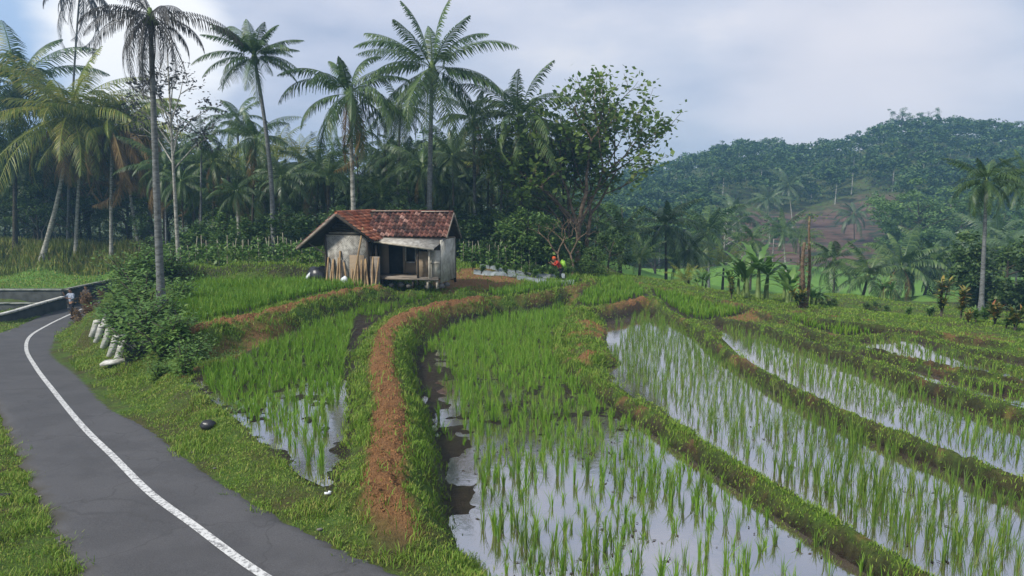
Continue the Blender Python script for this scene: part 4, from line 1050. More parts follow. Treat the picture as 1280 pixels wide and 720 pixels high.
# far hillside wood: thousands of crowns that read as one mass
r = np.random.default_rng(301); mb = MB(); nT = 0
vx, vy = [], []
Yr = 122.
while Yr < 300:
    sp_ = 3.9+(Yr-120)*.012
    X = -Yr*.05 if Yr < 500 else 0
    X0 = -20 if Yr > 122 else 0
    xs = np.arange(0.03*Yr, Yr*.86, sp_)
    xs = xs+r.normal(0, 1.2, len(xs)); ys = Yr+r.normal(0, 1.2, len(xs))
    vx.append(xs); vy.append(ys); Yr += sp_*.85
vx = np.concatenate(vx); vy = np.concatenate(vy)
k = terr_mask(vx, vy) < .45; vx, vy = vx[k], vy[k]; print('hill trees', len(vx))
vz = hz(vx, vy)
for i in range(len(vx)):
    hh = r.uniform(3.5, 9.5)*(1 if vy[i] < 240 else .75); R_ = r.uniform(1.3, 3.8); nc = 9
    a = r.random(nc)*6.28; rr_ = R_*np.sqrt(r.random(nc))*.8
    cc = np.stack([np.cos(a)*rr_, np.sin(a)*rr_, hh*.72+(1-(rr_/R_)**2)*hh*.28*r.uniform(.3, 1.1, nc)], -1)
    nlv = 26 if vy[i] < 200 else 20
    pts = r.normal(size=(nc, nlv, 3)); pts /= np.linalg.norm(pts, axis=-1)[..., None]; pts *= np.array([1, 1, .55])*R_*.42*r.uniform(.6, 1, (nc, nlv, 1))
    c = (cc[:, None, :]+pts*r.uniform(.8, 1.3, 3)).reshape(-1, 3)+np.array([vx[i], vy[i], vz[i]])
    mb.add(*leaves(c, .62*(.8+R_/6), r, .6))
    low = np.stack([r.normal(0, R_*.5, 44)+vx[i], r.normal(0, R_*.5, 44)+vy[i], vz[i]+r.random(44)*hh*.75], -1)
    mb.add(*leaves(low, .6, r, .6))
    if i % 8 == 0:
        mb.tube([(vx[i], vy[i], vz[i]), (vx[i]+.2, vy[i], vz[i]+hh*.8)], [.12, .07], 4, 1)
tag(mb.build('hill_forest', [M['hill'], M['bark_pale']]), 'blue-green wood covering the far hillside', 'forest', kind='stuff')
gsk = 'trees breaking the hill skyline'
for i, (px, hpx, kind, lab) in enumerate([(1118, 34, 'mid', 'tallest lacy tree on the hill crest'), (1085, 24, 'mid', 'lacy tree left of the tallest crest tree'), (1150, 30, 'mid', 'lacy tree right of the tallest crest tree'), (900, 22, 'dark', 'flat-topped tree on the left shoulder of the hill'), (955, 26, 'mid', 'feathery tree on the left rise of the hill crest'), (1270, 26, 'mid', 'flat tree on the crest at the right edge'), (1200, 22, 'mid', 'small round tree on the crest right of the lacy trees')]):
    Y = 262.; x_ = (px-640)/F_PX*Y
    tree(kind, i, x_, Y, hpx*mpp(Y)/8*1.15, lab, gsk, 'crest_tree')
print('forest done')

# ------------------------------------------------------------------ plants near the fields
def leafblade(mb, base, L, az, el, droop, W, r, K=9, mi=0):
    s = np.linspace(0, 1, K); ang = el-droop*s**1.5; ds = L/(K-1)
    rr_ = np.concatenate([[0], np.cumsum(np.cos(ang[:-1]))*ds]); zz = np.concatenate([[0], np.cumsum(np.sin(ang[:-1]))*ds])
    a = np.array([math.cos(az), math.sin(az), 0]); b = np.array([-math.sin(az), math.cos(az), 0])
    P = np.array(base)+rr_[:, None]*a+zz[:, None]*np.array([0, 0, 1])
    w = W*np.sin(PI*np.clip(s*.9+.08, 0, 1))**.6*np.where(s < .12, .15, 1)*r.uniform(.55, 1.15, K)
    V = np.stack([P-b*w[:, None]/2+[0, 0, .0], P-np.array([0, 0, 1])*w[:, None]*.18*-1*0, P+b*w[:, None]/2], 1)
    V[:, 0, 2] += w*.12; V[:, 2, 2] += w*.12
    I = np.arange(3*K).reshape(K, 3)
    F = np.concatenate([np.stack([I[:-1, j], I[:-1, j+1], I[1:, j+1], I[1:, j]], -1) for j in (0, 1)])
    mb.add(V.reshape(-1, 3), F, mi)
def banana_meshes(seed, n=13, Hh=1.5, L=2.0):
    r = np.random.default_rng(seed); tb = MB(); lf = MB()
    for (dx, dy, hh) in [(0, 0, Hh), (.5, .3, Hh*.8), (-.45, .2, Hh*.7)]:
        tb.tube([(dx, dy, 0), (dx, dy, hh*.5), (dx*1.1, dy, hh)], [.13, .11, .06], 7)
        for i in range(n):
            leafblade(lf, (dx*1.1, dy, hh-.1), L*r.uniform(.7, 1.1), i*2.4+r.random(), r.uniform(.5, 1.35), r.uniform(.7, 1.9), .33, r, 12)
    return tb.mesh('stem', [M['stalk']], True), lf.mesh('leaves', [M['banana']])
BN = [banana_meshes(401), banana_meshes(402, 8, 1.2, 1.7)]
for i, (px, Y, s, lab) in enumerate([(950, 36.5, 1.05, 'large clump of banana plants with broad bright leaves at the terrace rim'), (992, 35.5, .9, 'banana plant with pale stem left of the bare trunks'), (925, 39, .75, 'darker banana clump left of the large one'), (1018, 36.5, .6, 'small banana plant with yellowing leaves at the foot of the bare trunks'),
                                  (1110, 50, .6, 'low banana plant below the drooping meadow palm'), (880, 43, .6, 'low banana clump under the short pale palm'), (735, 47, .5, 'small banana plant beside the big-leaved tree trunks')]):
    x_ = (px-640)/F_PX*Y; e = empty('banana_plant', (x_, Y, H(x_, Y)-.05), i*1.3, s); tag(e, lab, 'banana plant', 'banana plants')
    child('stem', BN[i % 2][0], e); child('leaves', BN[i % 2][1], e)
def croton(seed, Hh, spread, mat='croton', n=120, L=.42):
    r = np.random.default_rng(seed); tb = MB(); lf = MB()
    for j in range(3):
        tip = np.array([r.normal(0, spread), r.normal(0, spread), Hh*r.uniform(.75, 1)])
        tb.tube([(0, 0, 0), tip*.5+[0, 0, .05], tip], [.03, .025, .015], 5)
        for i in range(n//3):
            f = r.uniform(.3, 1)
            leafblade(lf, tip*f, L*r.uniform(.6, 1.1), r.random()*6.28, r.uniform(.1, 1.2), r.uniform(.3, 1.1), .13, r, 5)
    return tb.mesh('stem', [M['bark_dark']], True), lf.mesh('leaves', [M[mat]])
CR = [croton(411, 1.5, .12), croton(412, 1.0, .2), croton(413, .8, .25, 'shrub')]
for i, (px, Y, s, k, lab) in enumerate([(1183, 31, 1.1, 0, 'tall columnar croton left of the tall slim palm trunk'), (1208, 30.5, .9, 0, 'second columnar croton, slightly shorter and greener'), (1228, 29.5, .7, 2, 'leafy green plant at the foot of the slim palm'), (1252, 29, .9, 1, 'yellow-leaved croton under the round dark tree'), (1278, 27, .9, 1, 'reddish croton at the right edge of the photo'),
        (1266, 27.5, .7, 2, 'pale green leafy plant beside the reddish croton'), (1218, 28.8, .5, 1, 'small croton with yellow leaves below the columnar pair'), (1168, 32, .6, 2, 'small green plant left of the tall columnar croton'), (1003, 33, .9, 1, 'brownish leafy plant at the foot of the bare trunks'), (917, 36, .7, 0, 'short brown stump plant at the rim before the banana clump'), (1240, 31, .8, 2, 'leafy plant behind the yellow-leaved croton'), (1140, 33, .5, 2, 'low green plant at the rim below the leaning palm')]):
    x_ = (px-640)/F_PX*Y; e = empty('croton_plant', (x_, Y, H(x_, Y)-.03), i*1.1, s); tag(e, lab, 'shrub', 'ornamental plants on the terrace rim')
    child('stem', CR[k][0], e); child('leaves', CR[k][1], e)
# brown shrubs by the bend
for i, (px, py, dd_, s, lab) in enumerate([(112, 403, 6.75, .85, 'brown-leaved shrub hiding the legs of the second walker'), (100, 414, 6.5, .65, 'smaller brown shrub in front at the road bend')]):
    x_, y_ = gp(px+6, py, dd_)
    tb, lf_ = tree_mesh(421+i, 2.0, .8, .1, 8, 26, 60, .14, 'bark_dark', 'brownleaf', .9, .42, .04)
    e = empty('brown_shrub', (x_, y_, H(x_, y_)-.05), 0, s); tag(e, lab, 'shrub', 'brown shrubs at the bend'); child('stem', tb, e); child('leaves', lf_, e)
# leafy shrubs on the roadside bank
def bankshrub(seed, mat='shrub', R=1.1, n=62, hh=1.3, ls=.2):
    r = np.random.default_rng(seed); tb = MB(); lf = MB()
    for i in range(9):
        a = r.random()*6.28; q = r.random()*R; tip = np.array([math.cos(a)*q, math.sin(a)*q, hh*r.uniform(.55, 1)])
        tb.tube([(0, 0, 0), tip*[.4, .4, .6], tip], [.03, .02, .01], 4)
        for j in range(n):
            f = r.uniform(.15, 1.0); c = tip*[f, f, f]+r.normal(0, .2, 3)*[1, 1, .7]; c[2] = max(c[2], .05)
            leafblade(lf, c, ls*r.uniform(.6, 1.3), r.random()*6.28, r.uniform(-.2, .6), r.uniform(.3, .9), ls*.5, r, 4)
    return tb.mesh('stem', [M['bark_dark']], True), lf.mesh('leaves', [M[mat]])
BS = [bankshrub(431), bankshrub(432, R=1.3), bankshrub(433, R=.9, hh=1.0)]
slist = [(150, 366, 34, 'rearmost shrub beside the road wall end'), (168, 370, 46, 'top shrub of the bank where the lane disappears'), (190, 356, 44, 'shrub high on the bank left of the grey palm'), (156, 392, 44, 'shrub on the bank above the white posts'), (182, 392, 48, 'broad shrub just below and left of the grey palm'),
         (146, 404, 34, 'shrub behind the topmost white post'), (158, 418, 40, 'shrub right above the row of white posts'), (184, 422, 50, 'shrub on the bank right of the white posts'), (208, 404, 44, 'shrub at the foot of the grey palm'), (172, 446, 40, 'shrub hanging over the dark culvert mouth'),
         (204, 448, 50, 'wide shrub between the posts and the left paddy'), (224, 428, 44, 'shrub at the corner of the upper rice field'), (230, 468, 40, 'lowest small shrub beside the left paddy'), (212, 350, 36, 'shrub right of the grey palm near the hedge'), (198, 474, 30, 'low shrub on the turf below the culvert'),
         (172, 344, 40, 'shrub above the lane end before the palms'), (245, 446, 30, 'small shrub at the end of the brown field bund'), (220, 378, 36, 'shrub at the left corner of the upper green field'), (134, 396, 22, 'small shrub beside the smaller guard post')]
for i, (px, py, rp, lab) in enumerate(slist):
    x_, y_, z_ = hit(px, py); s = rp*mpp(y_)/1.15
    e = empty('roadside_shrub', (x_, y_, z_-.1), i*1.7, s); e.scale = (s, s, s*1.05)
    tag(e, lab, 'shrub', 'leafy shrubs on the roadside bank'); child('stem', BS[i % 3][0], e); child('leaves', BS[i % 3][1], e)
# bean plants on stakes
def bean(seed):
    r = np.random.default_rng(seed); st = MB(); lf = MB()
    st.tube([(0, 0, -.1), (r.normal(0, .04), 0, .8), (r.normal(0, .08), 0, r.uniform(1.35, 1.75))], [.028, .025, .02], 5)
    n = 90; z_ = r.random(n)**.8*1.25; c = np.stack([r.normal(0, .17, n), r.normal(0, .17, n), z_], -1); lf.add(*leaves(c, .19, r, .75, .3))
    return st.mesh('stake', [M['stake']]), lf.mesh('leaves', [M['shrub']])
BE = [bean(441+i) for i in range(5)]
k = 0
for row, (Y0, xa, xb, sp_) in enumerate([(39.6, -18.3, -8.9, .42), (41.3, -19.2, -8.9, .5), (47, -3.2, 4.0, .42), (45.5, -3.0, 1.6, .5)]):
    X = xa
    while X < xb:
        y_ = Y0+random.uniform(-.15, .15); e = empty('staked_bean_plant', (X, y_, H(X, y_)), random.random()*6.28, random.uniform(.85, 1.1))
        where = ['in the front row left of the hut', 'in the back row left of the hut', 'in the back row right of the hut', 'in the front row right of the hut'][row]
        tag(e, 'bean plant on stake '+where, 'plant', 'staked bean plants '+where); child('stake', BE[k % 5][0], e); child('leaves', BE[k % 5][1], e); k += 1
        X += sp_*random.uniform(.8, 1.2)
# two bare trunks with creeper
for i, (px, Y, top, lab, rr_) in enumerate([(1012, 33.5, 268, 'taller bare pole-like trunk with a tiny leaf tuft at the terrace rim', .07), (1006, 33.2, 300, 'shorter broken bare trunk wrapped in brown creeper', .1)]):
    x_ = (px-640)/F_PX*Y; zg = H(x_, Y); tz = ay(px, top, Y).z; e = empty('dead_tree', (x_, Y, zg-.1)); tag(e, lab, 'dead tree', 'bare trunks')
    mb = MB(); t = np.linspace(0, 1, 10); P = np.stack([.08*np.sin(t*5+i), .05*np.cos(t*4), t*(tz-zg)], -1); mb.tube(P, rr_*(1.15-.5*t), 7)
    for j in range(5): 
        f = .25+.15*j; q = P[int(f*9)]; mb.tube([q, q+np.array([.25*(-1)**j, .05, .2])], [.02, .008], 4)
    mb.build('trunk', M['bark_brown'], e, True)
    r = np.random.default_rng(451+i); n = 260 if i else 150; zc_ = r.random(n)**1.6*(tz-zg)*.8; c = np.stack([r.normal(0, .13, n), r.normal(0, .13, n), zc_], -1)
    if i == 0: c = np.concatenate([c, np.array([0, 0, tz-zg])+r.normal(0, .2, (60, 3))*[1.4, 1.4, .5]])
    m2 = MB(); m2.add(*leaves(c, .13, r, .5)); m2.build('creeper', M['mid' if i == 0 else 'brownleaf'], e)
# bare pale branches at the left
r = np.random.default_rng(461)
for i, (px, Y, lab) in enumerate([(52, 66, 'leafless pale branching sapling left of the curved palm'), (68, 67, 'leafless pale sapling behind the curved palm trunk')]):
    x_ = (px-640)/F_PX*Y; e = empty('bare_sapling', (x_, Y, H(x_, Y))); tag(e, lab, 'bare tree', 'leafless saplings'); mb = MB()
    def gb(p, d_, L, rad, lev):
        q = p+d_*L; mb.tube([p, (p+q)/2+r.normal(0, .06, 3), q], [rad, rad*.8, rad*.6], 5)
        if lev < 4:
            for s_ in (-1, 1):
                nd = d_+np.array([s_*.6, r.normal(0, .4), r.normal(.1, .15)]); gb(q, nd/np.linalg.norm(nd), L*.72, rad*.62, lev+1)
    gb(np.zeros(3), np.array([.05, 0, 1.]), 2.0, .085, 0); mb.build('branches', M['bark_pale'], e, True)
# tangled brown branches near the teak foot
for i, (px, lab) in enumerate([(700, 'crooked leafless brown shrub left of the big-leaved tree foot'), (716, 'tangled brown branches against the big-leaved tree trunks')]):
    Y = 44.; x_ = (px-640)/F_PX*Y; e = empty('bare_shrub', (x_, Y, H(x_, Y))); tag(e, lab, 'bare shrub', 'bare brown shrubs'); mb = MB()
    gb(np.zeros(3), np.array([-.1, 0, 1.]), 1.3, .09, 0); mb.build('branches', M['bark_brown'], e, True)
exec_parts = True
# ------------------------------------------------------------------ hut
hx, hy = gp(409, 357, 4.36)
HUT = empty('farm_hut', (hx, hy, ZC-4.36), math.radians(-12), .93); tag(HUT, 'small weathered hut with red tiled roof and woven bamboo walls among the paddies', 'hut')
def part(name, mb, mat, parent=None, label=None, smooth=False):
    o = mb.build(name, mat, parent or HUT, smooth)
    if label: o['label'] = label
    return o
W1, D1 = 2.35, 4.0; D2 = 3.0            # gable room
WT = 6.15                     # whole length
part('floor_slab', MB().box((1.2, 2.0, .04), (2.3, 3.9, .3)), M['concrete_dark'])
w = MB(); w.box((W1/2, .0, 1.35), (W1, .06, 2.6)); part('gable_wall', w, M['weave'], label='front gable wall of grey woven bamboo')
w = MB(); w.box((0, D1/2, 1.3), (.06, D1-.08, 2.5)); part('side_wall', w, M['weave'])
w = MB(); w.box((W1/2, D1, 1.3), (W1-.1, .06, 2.5)); w.box((W1+(WT-W1)/2, D2, 1.3), (WT-W1, .06, 2.4)); part('rear_wall', w, M['weave_brown'])
w = MB(); w.box((W1, .72, 1.3), (.05, 1.3, 2.5)); part('inner_wall', w, M['wood_dark'])
# gable slats
w = MB()
for k in range(9):
    zz = 2.72+k*.12; xl = .15+(k*.12)*1.15-.2; xr = W1-.1-(k*.12)*1.2
    if xr-xl > .2: w.box(((xl+xr)/2, -.0+.01*(k % 2), zz), (xr-xl, .025, .1), (0, .01*(k % 3), 0))
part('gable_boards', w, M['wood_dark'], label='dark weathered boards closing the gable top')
w = MB(); w.box((1.05, -.02, 2.78), (1.7, .03, .035)); w.box((1.0, -.03, 2.66), (1.95, .03, .03)); part('gable_slat', w, M['wood_pale'])
# corner posts
for xx, yy, hh in [(0, 0, 2.65), (W1, 0, 2.4), (0, D1, 2.6), (WT, D2, 2.4)]:
    part('post', MB().box((xx, yy-.045, hh/2), (.1, .1, hh)), M['wood_dark'])
# roof helpers: tiles laid over a slope
def slope(mb, A, B, Cc, nu, nv, tile_w=None):
    """A eave start, B eave end, Cc ridge above A"""
    A, B, Cc = map(np.array, (A, B, Cc)); u = (B-A)/nu; v = (Cc-A)/nv; n = np.cross(u, v); n = n/np.linalg.norm(n)
    if n[2] < 0: n = -n
    K = 5
    for j in range(nv):
        for i in range(nu):
            jt = rng.normal(0, .008, 2)
            o_ = A+u*i+v*j; pr = []
            for s in range(K):
                f = s/(K-1); hgt = .06*math.sin(f*2*PI)+.02
                b0 = o_+u*(f*1.05)-v*.12+n*(hgt+.05+jt[0]); b1 = o_+u*(f*1.05)+v*1.02+n*(hgt+.0+jt[0])
                pr += [b0, b1]
            F = [(2*s, 2*s+2, 2*s+3, 2*s+1) for s in range(K-1)]
            base = np.array(pr); edge = base[0::2]-n*.03
            mb.add(np.concatenate([base, edge]), F+[(10+s, 11+s, 2*s+2, 2*s) for s in range(K-1)])
def slab(mb, P, th):
    P = np.array(P); n = np.cross(P[1]-P[0], P[3]-P[0]); n /= np.linalg.norm(n)
    if n[2] < 0: n = -n
    mb.add(np.concatenate([P, P-n*th]), [(0, 1, 2, 3), (7, 6, 5, 4), (0, 4, 5, 1), (1, 5, 6, 2), (2, 6, 7, 3), (3, 7, 4, 0)])
yf, yb = -.6, 4.5
APX, APZ = .9, 3.78
ROOF1 = MB(); slab(ROOF1, [(-1.28, yf, 2.0), (-1.28, yb, 2.0), (APX, yb, APZ), (APX, yf, APZ)], .05); slab(ROOF1, [(2.85, yf, 2.42), (2.85, yb, 2.42), (APX, yb, APZ+.003), (APX, yf, APZ+.003)], .05)
roof1 = part('gable_roof', ROOF1, M['wood_dark'])
t = MB(); slope(t, (2.88, yf, 2.44), (2.88, yb, 2.44), (APX, yf, APZ+.02), 20, 9); part('roof_tiles', t, M['tile_red'], roof1, 'bright red tiles on the slope right of the front gable')
t = MB(); slope(t, (-1.3, yf, 2.02), (-1.3, yb, 2.02), (APX, yf, APZ+.02), 26, 12); part('roof_tiles', t, M['tile_old'], roof1, 'dark old tiles on the left slope')
b = MB()
def beam(mb, p, q, w=.05, h=.14):
    p, q = np.array(p), np.array(q); d_ = q-p; L = np.linalg.norm(d_); rot = Vector(d_).to_track_quat('X', 'Z').to_euler(); mb.box((p+q)/2, (L, w, h), rot)
beam(b, (-1.34, yf-.04, 1.95), (APX, yf-.04, APZ-.03)); part('barge_board', b, M['wood_grey'], roof1)
b = MB(); beam(b, (2.92, yf-.04, 2.36), (APX+.02, yf-.045, APZ-.03)); part('barge_board', b, M['wood_dark'], roof1)
b = MB(); beam(b, (-.95, -.1, 2.22), (-.02, -.1, 1.7), .05, .06); part('eave_brace', b, M['wood_grey'], roof1)
t = MB(); t.tube([(APX, yf-.02, APZ+.07), (APX, yb, APZ+.07)], [.09, .09], 7); part('ridge_cap', t, M['tile_red'], roof1)
# main roof along the length
ye, yr_, yb2 = .7, 1.95, 3.3; ZR = 3.8; ZE = 2.58; xa, xb = 1.7, WT+.2
ROOF2 = MB(); slab(ROOF2, [(2.75, ye, ZE), (xb, ye, ZE), (xb, yr_, ZR), (xa, yr_, ZR)], .05); slab(ROOF2, [(xa, yb2, 2.4), (xb, yb2, 2.4), (xb, yr_, ZR+.003), (xa, yr_, ZR+.003)], .05)
roof2 = part('main_roof', ROOF2, M['wood_dark'])
t = MB(); slope(t, (1.95, ye, ZE+.02), (xb+.03, ye, ZE+.02), (1.95, yr_, ZR+.02), 17, 7); part('roof_tiles', t, M['tile_old'], roof2, 'mottled dark and red tiles on the main front slope')
t = MB(); t.tube([(1.7, yr_, ZR+.06), (4.0, yr_, ZR+.08), (xb+.02, yr_, ZR+.05)], [.07]*3, 7); part('ridge_cap', t, M['tile_old'], roof2)
t = MB(); t.box((2.9, yr_-.12, ZR+.09), (2.1, .12, .03), (0, .0, 0)); t.box((5.4, yr_-.1, ZR+.07), (1.5, .1, .03)); part('ridge_strip', t, M['wood_pale'], roof2)
for s_, zz in ((ye-.06, ZE-.03), (yb2+.03, 2.4)):
    b = MB(); beam(b, (xb+.06, s_, zz), (xb+.06, yr_, ZR-.02), .04, .12); part('barge_board', b, M['wood_grey'], roof2)
# porch roof sheet
p_ = MB(); slab(p_, [(2.45, .05, 2.42), (5.95, -.25, 2.04), (6.3, .85, 2.5), (2.45, .85, 2.56)], .03)
part('porch_roof', p_, M['zinc'])
b = MB(); beam(b, (2.3, .02, 2.4), (6.0, -.3, 2.01), .04, .1); part('porch_fascia', b, M['wood_pale'])
# porch floor, back wall, windows
part('porch_floor', MB().box((4.25, .95, .5), (3.6, 1.6, .08)), M['wood_grey'])
b = MB(); beam(b, (2.6, .1, .44), (6.1, .1, .44), .07, .1); part('floor_beam', b, M['wood_grey'])
for xx in (3.0, 4.7, 5.5, 6.0):
    part('stilt', MB().box((xx, .2, .2), (.1, .1, .46)), M['wood_dark'] if xx < 5.5 else M['wood_pale'])
b = MB()
BWY = 1.55
b.box((2.62, BWY, 1.5), (.5, .05, 1.95)); b.box((4.45, BWY, .86), (1.3, .05, .62)); b.box((4.35, BWY, 2.4), (3.4, .05, .42)); b.box((5.5, BWY, 1.4), (.8, .05, 1.68)); b.box((3.75, BWY, 1.4), (.16, .05, 1.7))
part('porch_wall', b, M['weave_brown'])
for x0, x1 in ((3.85, 4.4), (4.5, 5.08)):
    b = MB(); z0, z1 = 1.18, 2.18; tt = .05
    for c_, s_ in ((((x0+x1)/2, BWY-.05, z0), (x1-x0, .07, tt)), (((x0+x1)/2, BWY-.05, z1), (x1-x0, .07, tt)), ((x0, BWY-.05, (z0+z1)/2), (tt, .07, z1-z0-tt)), ((x1, BWY-.05, (z0+z1)/2), (tt, .07, z1-z0-tt))): b.box(c_, s_)
    wf = part('window', b, M['white']); part('opening_shade', MB().box(((x0+x1)/2, BWY+.02, (z0+z1)/2), (x1-x0-.1, .02, z1-z0-.1)), M['black'], wf)  # black sheet behind the frame: shade of the open window put into colour
part('doorway_shade', MB().box((3.25, BWY+.03, 1.35), (.8, .04, 1.6)), M['black'], label='black panel painted as the shade in the doorway behind the porch')  # black sheet filling the doorway, its shade given as colour
for xx, yy, mt in ((5.0, .12, 'wood_dark'), (5.62, .12, 'wood_pale'), (2.75, .15, 'wood_dark')):
    part('porch_post', MB().box((xx, yy, 1.15), (.09, .09, 2.0 if xx != 5.62 else 1.7)), M[mt])
part('wall_panel', MB().box((5.2, .42, 1.2), (.75, .04, 1.3), (0, 0, 0)), M['weave_brown'], label='brown woven panel closing the right end of the porch')
b = MB(); b.box((5.88, .3, 1.22), (.5, .04, 1.42)); part('end_panel', b, M['panel'], label='whitish board panel at the right corner')
b = MB(); b.box((5.88, .26, 1.28), (.5, .03, .05)); part('panel_batten', b, M['wood_pale'])
part('side_wall', MB().box((6.16, 1.66, 1.35), (.05, 2.66, 2.2)), M['panel'])
for k, (xx, yy, s_) in enumerate([(3.4, .5, .16), (3.9, .6, .2), (4.4, .4, .15), (5.4, .5, .2), (6.1, .5, .2), (6.2, 1.2, .18)]):
    r = np.random.default_rng(k); t = MB(); a = [(xx, yy, s_*.5*f) for f in (-.2, .3, .9, 1.7, 2.3)]; t.tube(a, [s_*.8, s_, s_*1.05, s_*.8, s_*.3], 8)
    part('footing_stone', t, M['stone'])
# things leaning on the hut
def world(p): return HUT.matrix_basis @ Vector(p)
HUT.rotation_euler = (0, 0, math.radians(-12)); bpy.context.view_layer.update()
def loose(name, mb, mat, origin, label, cat, group=None, smooth=False):
    o = mb.build(name, mat, None, smooth); w_ = HUT.matrix_world @ Vector(origin); o.location = w_; o.rotation_euler = (0, 0, math.radians(-12)); tag(o, label, cat, group); return o
t = MB(); t.tube([(0, 0, 0), (.25, .15, 1.45), (.52, .25, 2.9)], [.055, .05, .04], 7)
loose('bamboo_pole', t, M['bamboo'], (1.75, -.75, -.02), 'longest bamboo pole leaning up to the roof edge of the hut', 'pole', 'bamboo poles leaning on the hut')
r = np.random.default_rng(9)
plab = ['at the left corner of the gable', 'second from the left corner', 'third from the left corner', 'beside the white bag', 'rising tallest left of the white bag', 'just right of the white bag', 'crossing another right of the bag', 'before the brown panel', 'at the foot of the longest pole', 'right of the longest pole', 'near the right corner of the gable', 'against the right corner post', 'darker one beyond the right corner post', 'last one below the porch edge']
for k in range(14):
    xx = .12+k*.19+(.25 if k > 4 else 0); hh = r.uniform(.95, 1.5) if k != 4 else 1.75
    t = MB(); ln = r.normal(0, .14); t.tube([(0, 0, 0), (ln*.5, .13, hh/2), (ln, .27, hh)], [.045, .045, .04], 6)
    loose('bamboo_pole', t, M['bamboo'], (xx, -.36, -.02), 'short split bamboo pole leaning on the hut, '+plab[k], 'pole', 'bamboo poles leaning on the hut')
for k, (xx, wd, hh, mt, lab) in enumerate([(1.75, .75, 1.55, 'weave_brown', 'brown woven mat leaning behind the bamboo poles'), (.85, .35, 1.3, 'wood_grey', 'dark grey plank bundle behind the shorter poles'), (2.75, .5, 1.5, 'wood_grey', 'grey plank leaning right of the gable corner')]):
    t = MB(); t.box((0, 0, hh/2), (wd, .03, hh), (-.06, 0, .02*k)); loose('leaning_board', t, M[mt], (xx, -.12, -.02), lab, 'board')
def blob(r, sx_, sy_, sz_, seed=0, n=10, m=14):
    V = []; rr2 = np.random.default_rng(seed)
    for i in range(n+1):
        th = PI*i/n
        for j in range(m):
            ph = 2*PI*j/m; x_, y_, z_ = math.sin(th)*math.cos(ph), math.sin(th)*math.sin(ph), math.cos(th)
            f = 1+.22*(float(vn(np.array(x_*2.1+5+seed), np.array(y_*2.1+z_*1.7), seed))-.5)*2
            V.append((x_*sx_*f, y_*sy_*f, (z_*sz_*f)))
    F = [(i*m+j, i*m+(j+1) % m, (i+1)*m+(j+1) % m, (i+1)*m+j) for i in range(n) for j in range(m)]
    r.add(V, F)
    return r
t = blob(MB(), .2, .12, .3, 3); loose('white_bag', t, M['sack'], (1.18, -.42, .26), 'small white bag among the leaning bamboo poles', 'bag', smooth=True)
t = blob(MB(), .62, .5, .58, 4); heap = loose('tarpaulin_heap', t, M['tarp'], (-.62, .2, .42), 'black tarpaulin-covered heap left of the hut', 'tarpaulin', smooth=True)
t = blob(MB(), .1, .16, .4, 5); o = loose('white_sheet', t, M['sack'], (-.93, -.1, .52), 'white plastic sheet draped over the black heap', 'plastic sheet', smooth=True); o.rotation_euler = (0, math.radians(42), 0)

# ------------------------------------------------------------------ road walls, guard posts, small things
def wall_run(name, pts, th, hgt, mats, label, cap=None, capm='white'):
    o0 = pts[0]; root = empty(name, (o0[0], o0[1], o0[2])); tag(root, label, 'wall')
    P = smooth_curve([(p[0]-o0[0], p[1]-o0[1], p[2]-o0[2]) for p in pts], len(pts)*8)
    tn_ = np.gradient(P[:, :2], axis=0); tn_ /= np.linalg.norm(tn_, axis=1)[:, None]; nn = np.c_[tn_[:, 1], -tn_[:, 0], np.zeros(len(P))]
    def prism(z0, z1, h_):
        mb = MB(); R0 = np.stack([P-nn*h_+[0, 0, z0], P+nn*h_+[0, 0, z0], P+nn*h_+[0, 0, z1], P-nn*h_+[0, 0, z1]], 1); n_ = len(P); I = np.arange(n_*4).reshape(n_, 4)
        F = [np.stack([I[:-1, j], I[:-1, (j+1) % 4], I[1:, (j+1) % 4], I[1:, j]], -1) for j in range(4)]
        mb.add(R0.reshape(-1, 3), np.concatenate(F+[I[:1], I[-1:]])); return mb
    prism(-.9, hgt, th/2).build('wall_body', M[mats], root); prism(hgt+.001, hgt+.09, th/2+.05).build('coping', M[capm], root); return root
wp = []
for px, by, Y in [(-120, 0, 36.5), (-60, 0, 37.6), (0, 0, 39.2), (45, 0, 42.6), (80, 0, 46)]:
    tz = np.interp(px, [-120, 0, 80], [412, 393, 371]); q = ay(px, tz, Y); wp.append((q.x, q.y, q.z-.7))
wall_run('road_parapet', wp, .25, .65, 'concrete_dark', 'dark roadside parapet with pale coping running up behind the walkers')
wp = []
for px, Y in [(82, 46.5), (100, 49), (120, 52), (145, 55), (180, 57)]:
    q = ay(px, np.interp(px, [82, 140, 180], [361, 349, 342]), Y); wp.append((q.x, q.y, q.z-1.0))
wall_run('bridge_parapet', wp, .25, .92, 'concrete_dark', 'taller dark parapet section climbing to the shrubs beyond the bend', capm='concrete')
wp = []
for px, Y in [(-140, 52), (-60, 52), (0, 52), (45, 52), (80, 52)]:
    q = ay(px, 361, Y); wp.append((q.x, q.y, q.z-1.1))
wall_run('canal_wall', wp, .5, 1.0, 'concrete_dark', 'long level canal wall with grey top behind the roadside parapet', capm='concrete')
wp = []
for px, Y in [(-60, 47.5), (0, 47.5), (46, 47.5)]:
    q = ay(px, 378, Y); wp.append((q.x, q.y, q.z-.5))
wall_run('canal_kerb', wp, .3, .4, 'concrete_dark', 'low concrete kerb between the canal wall and the parapet', capm='concrete')
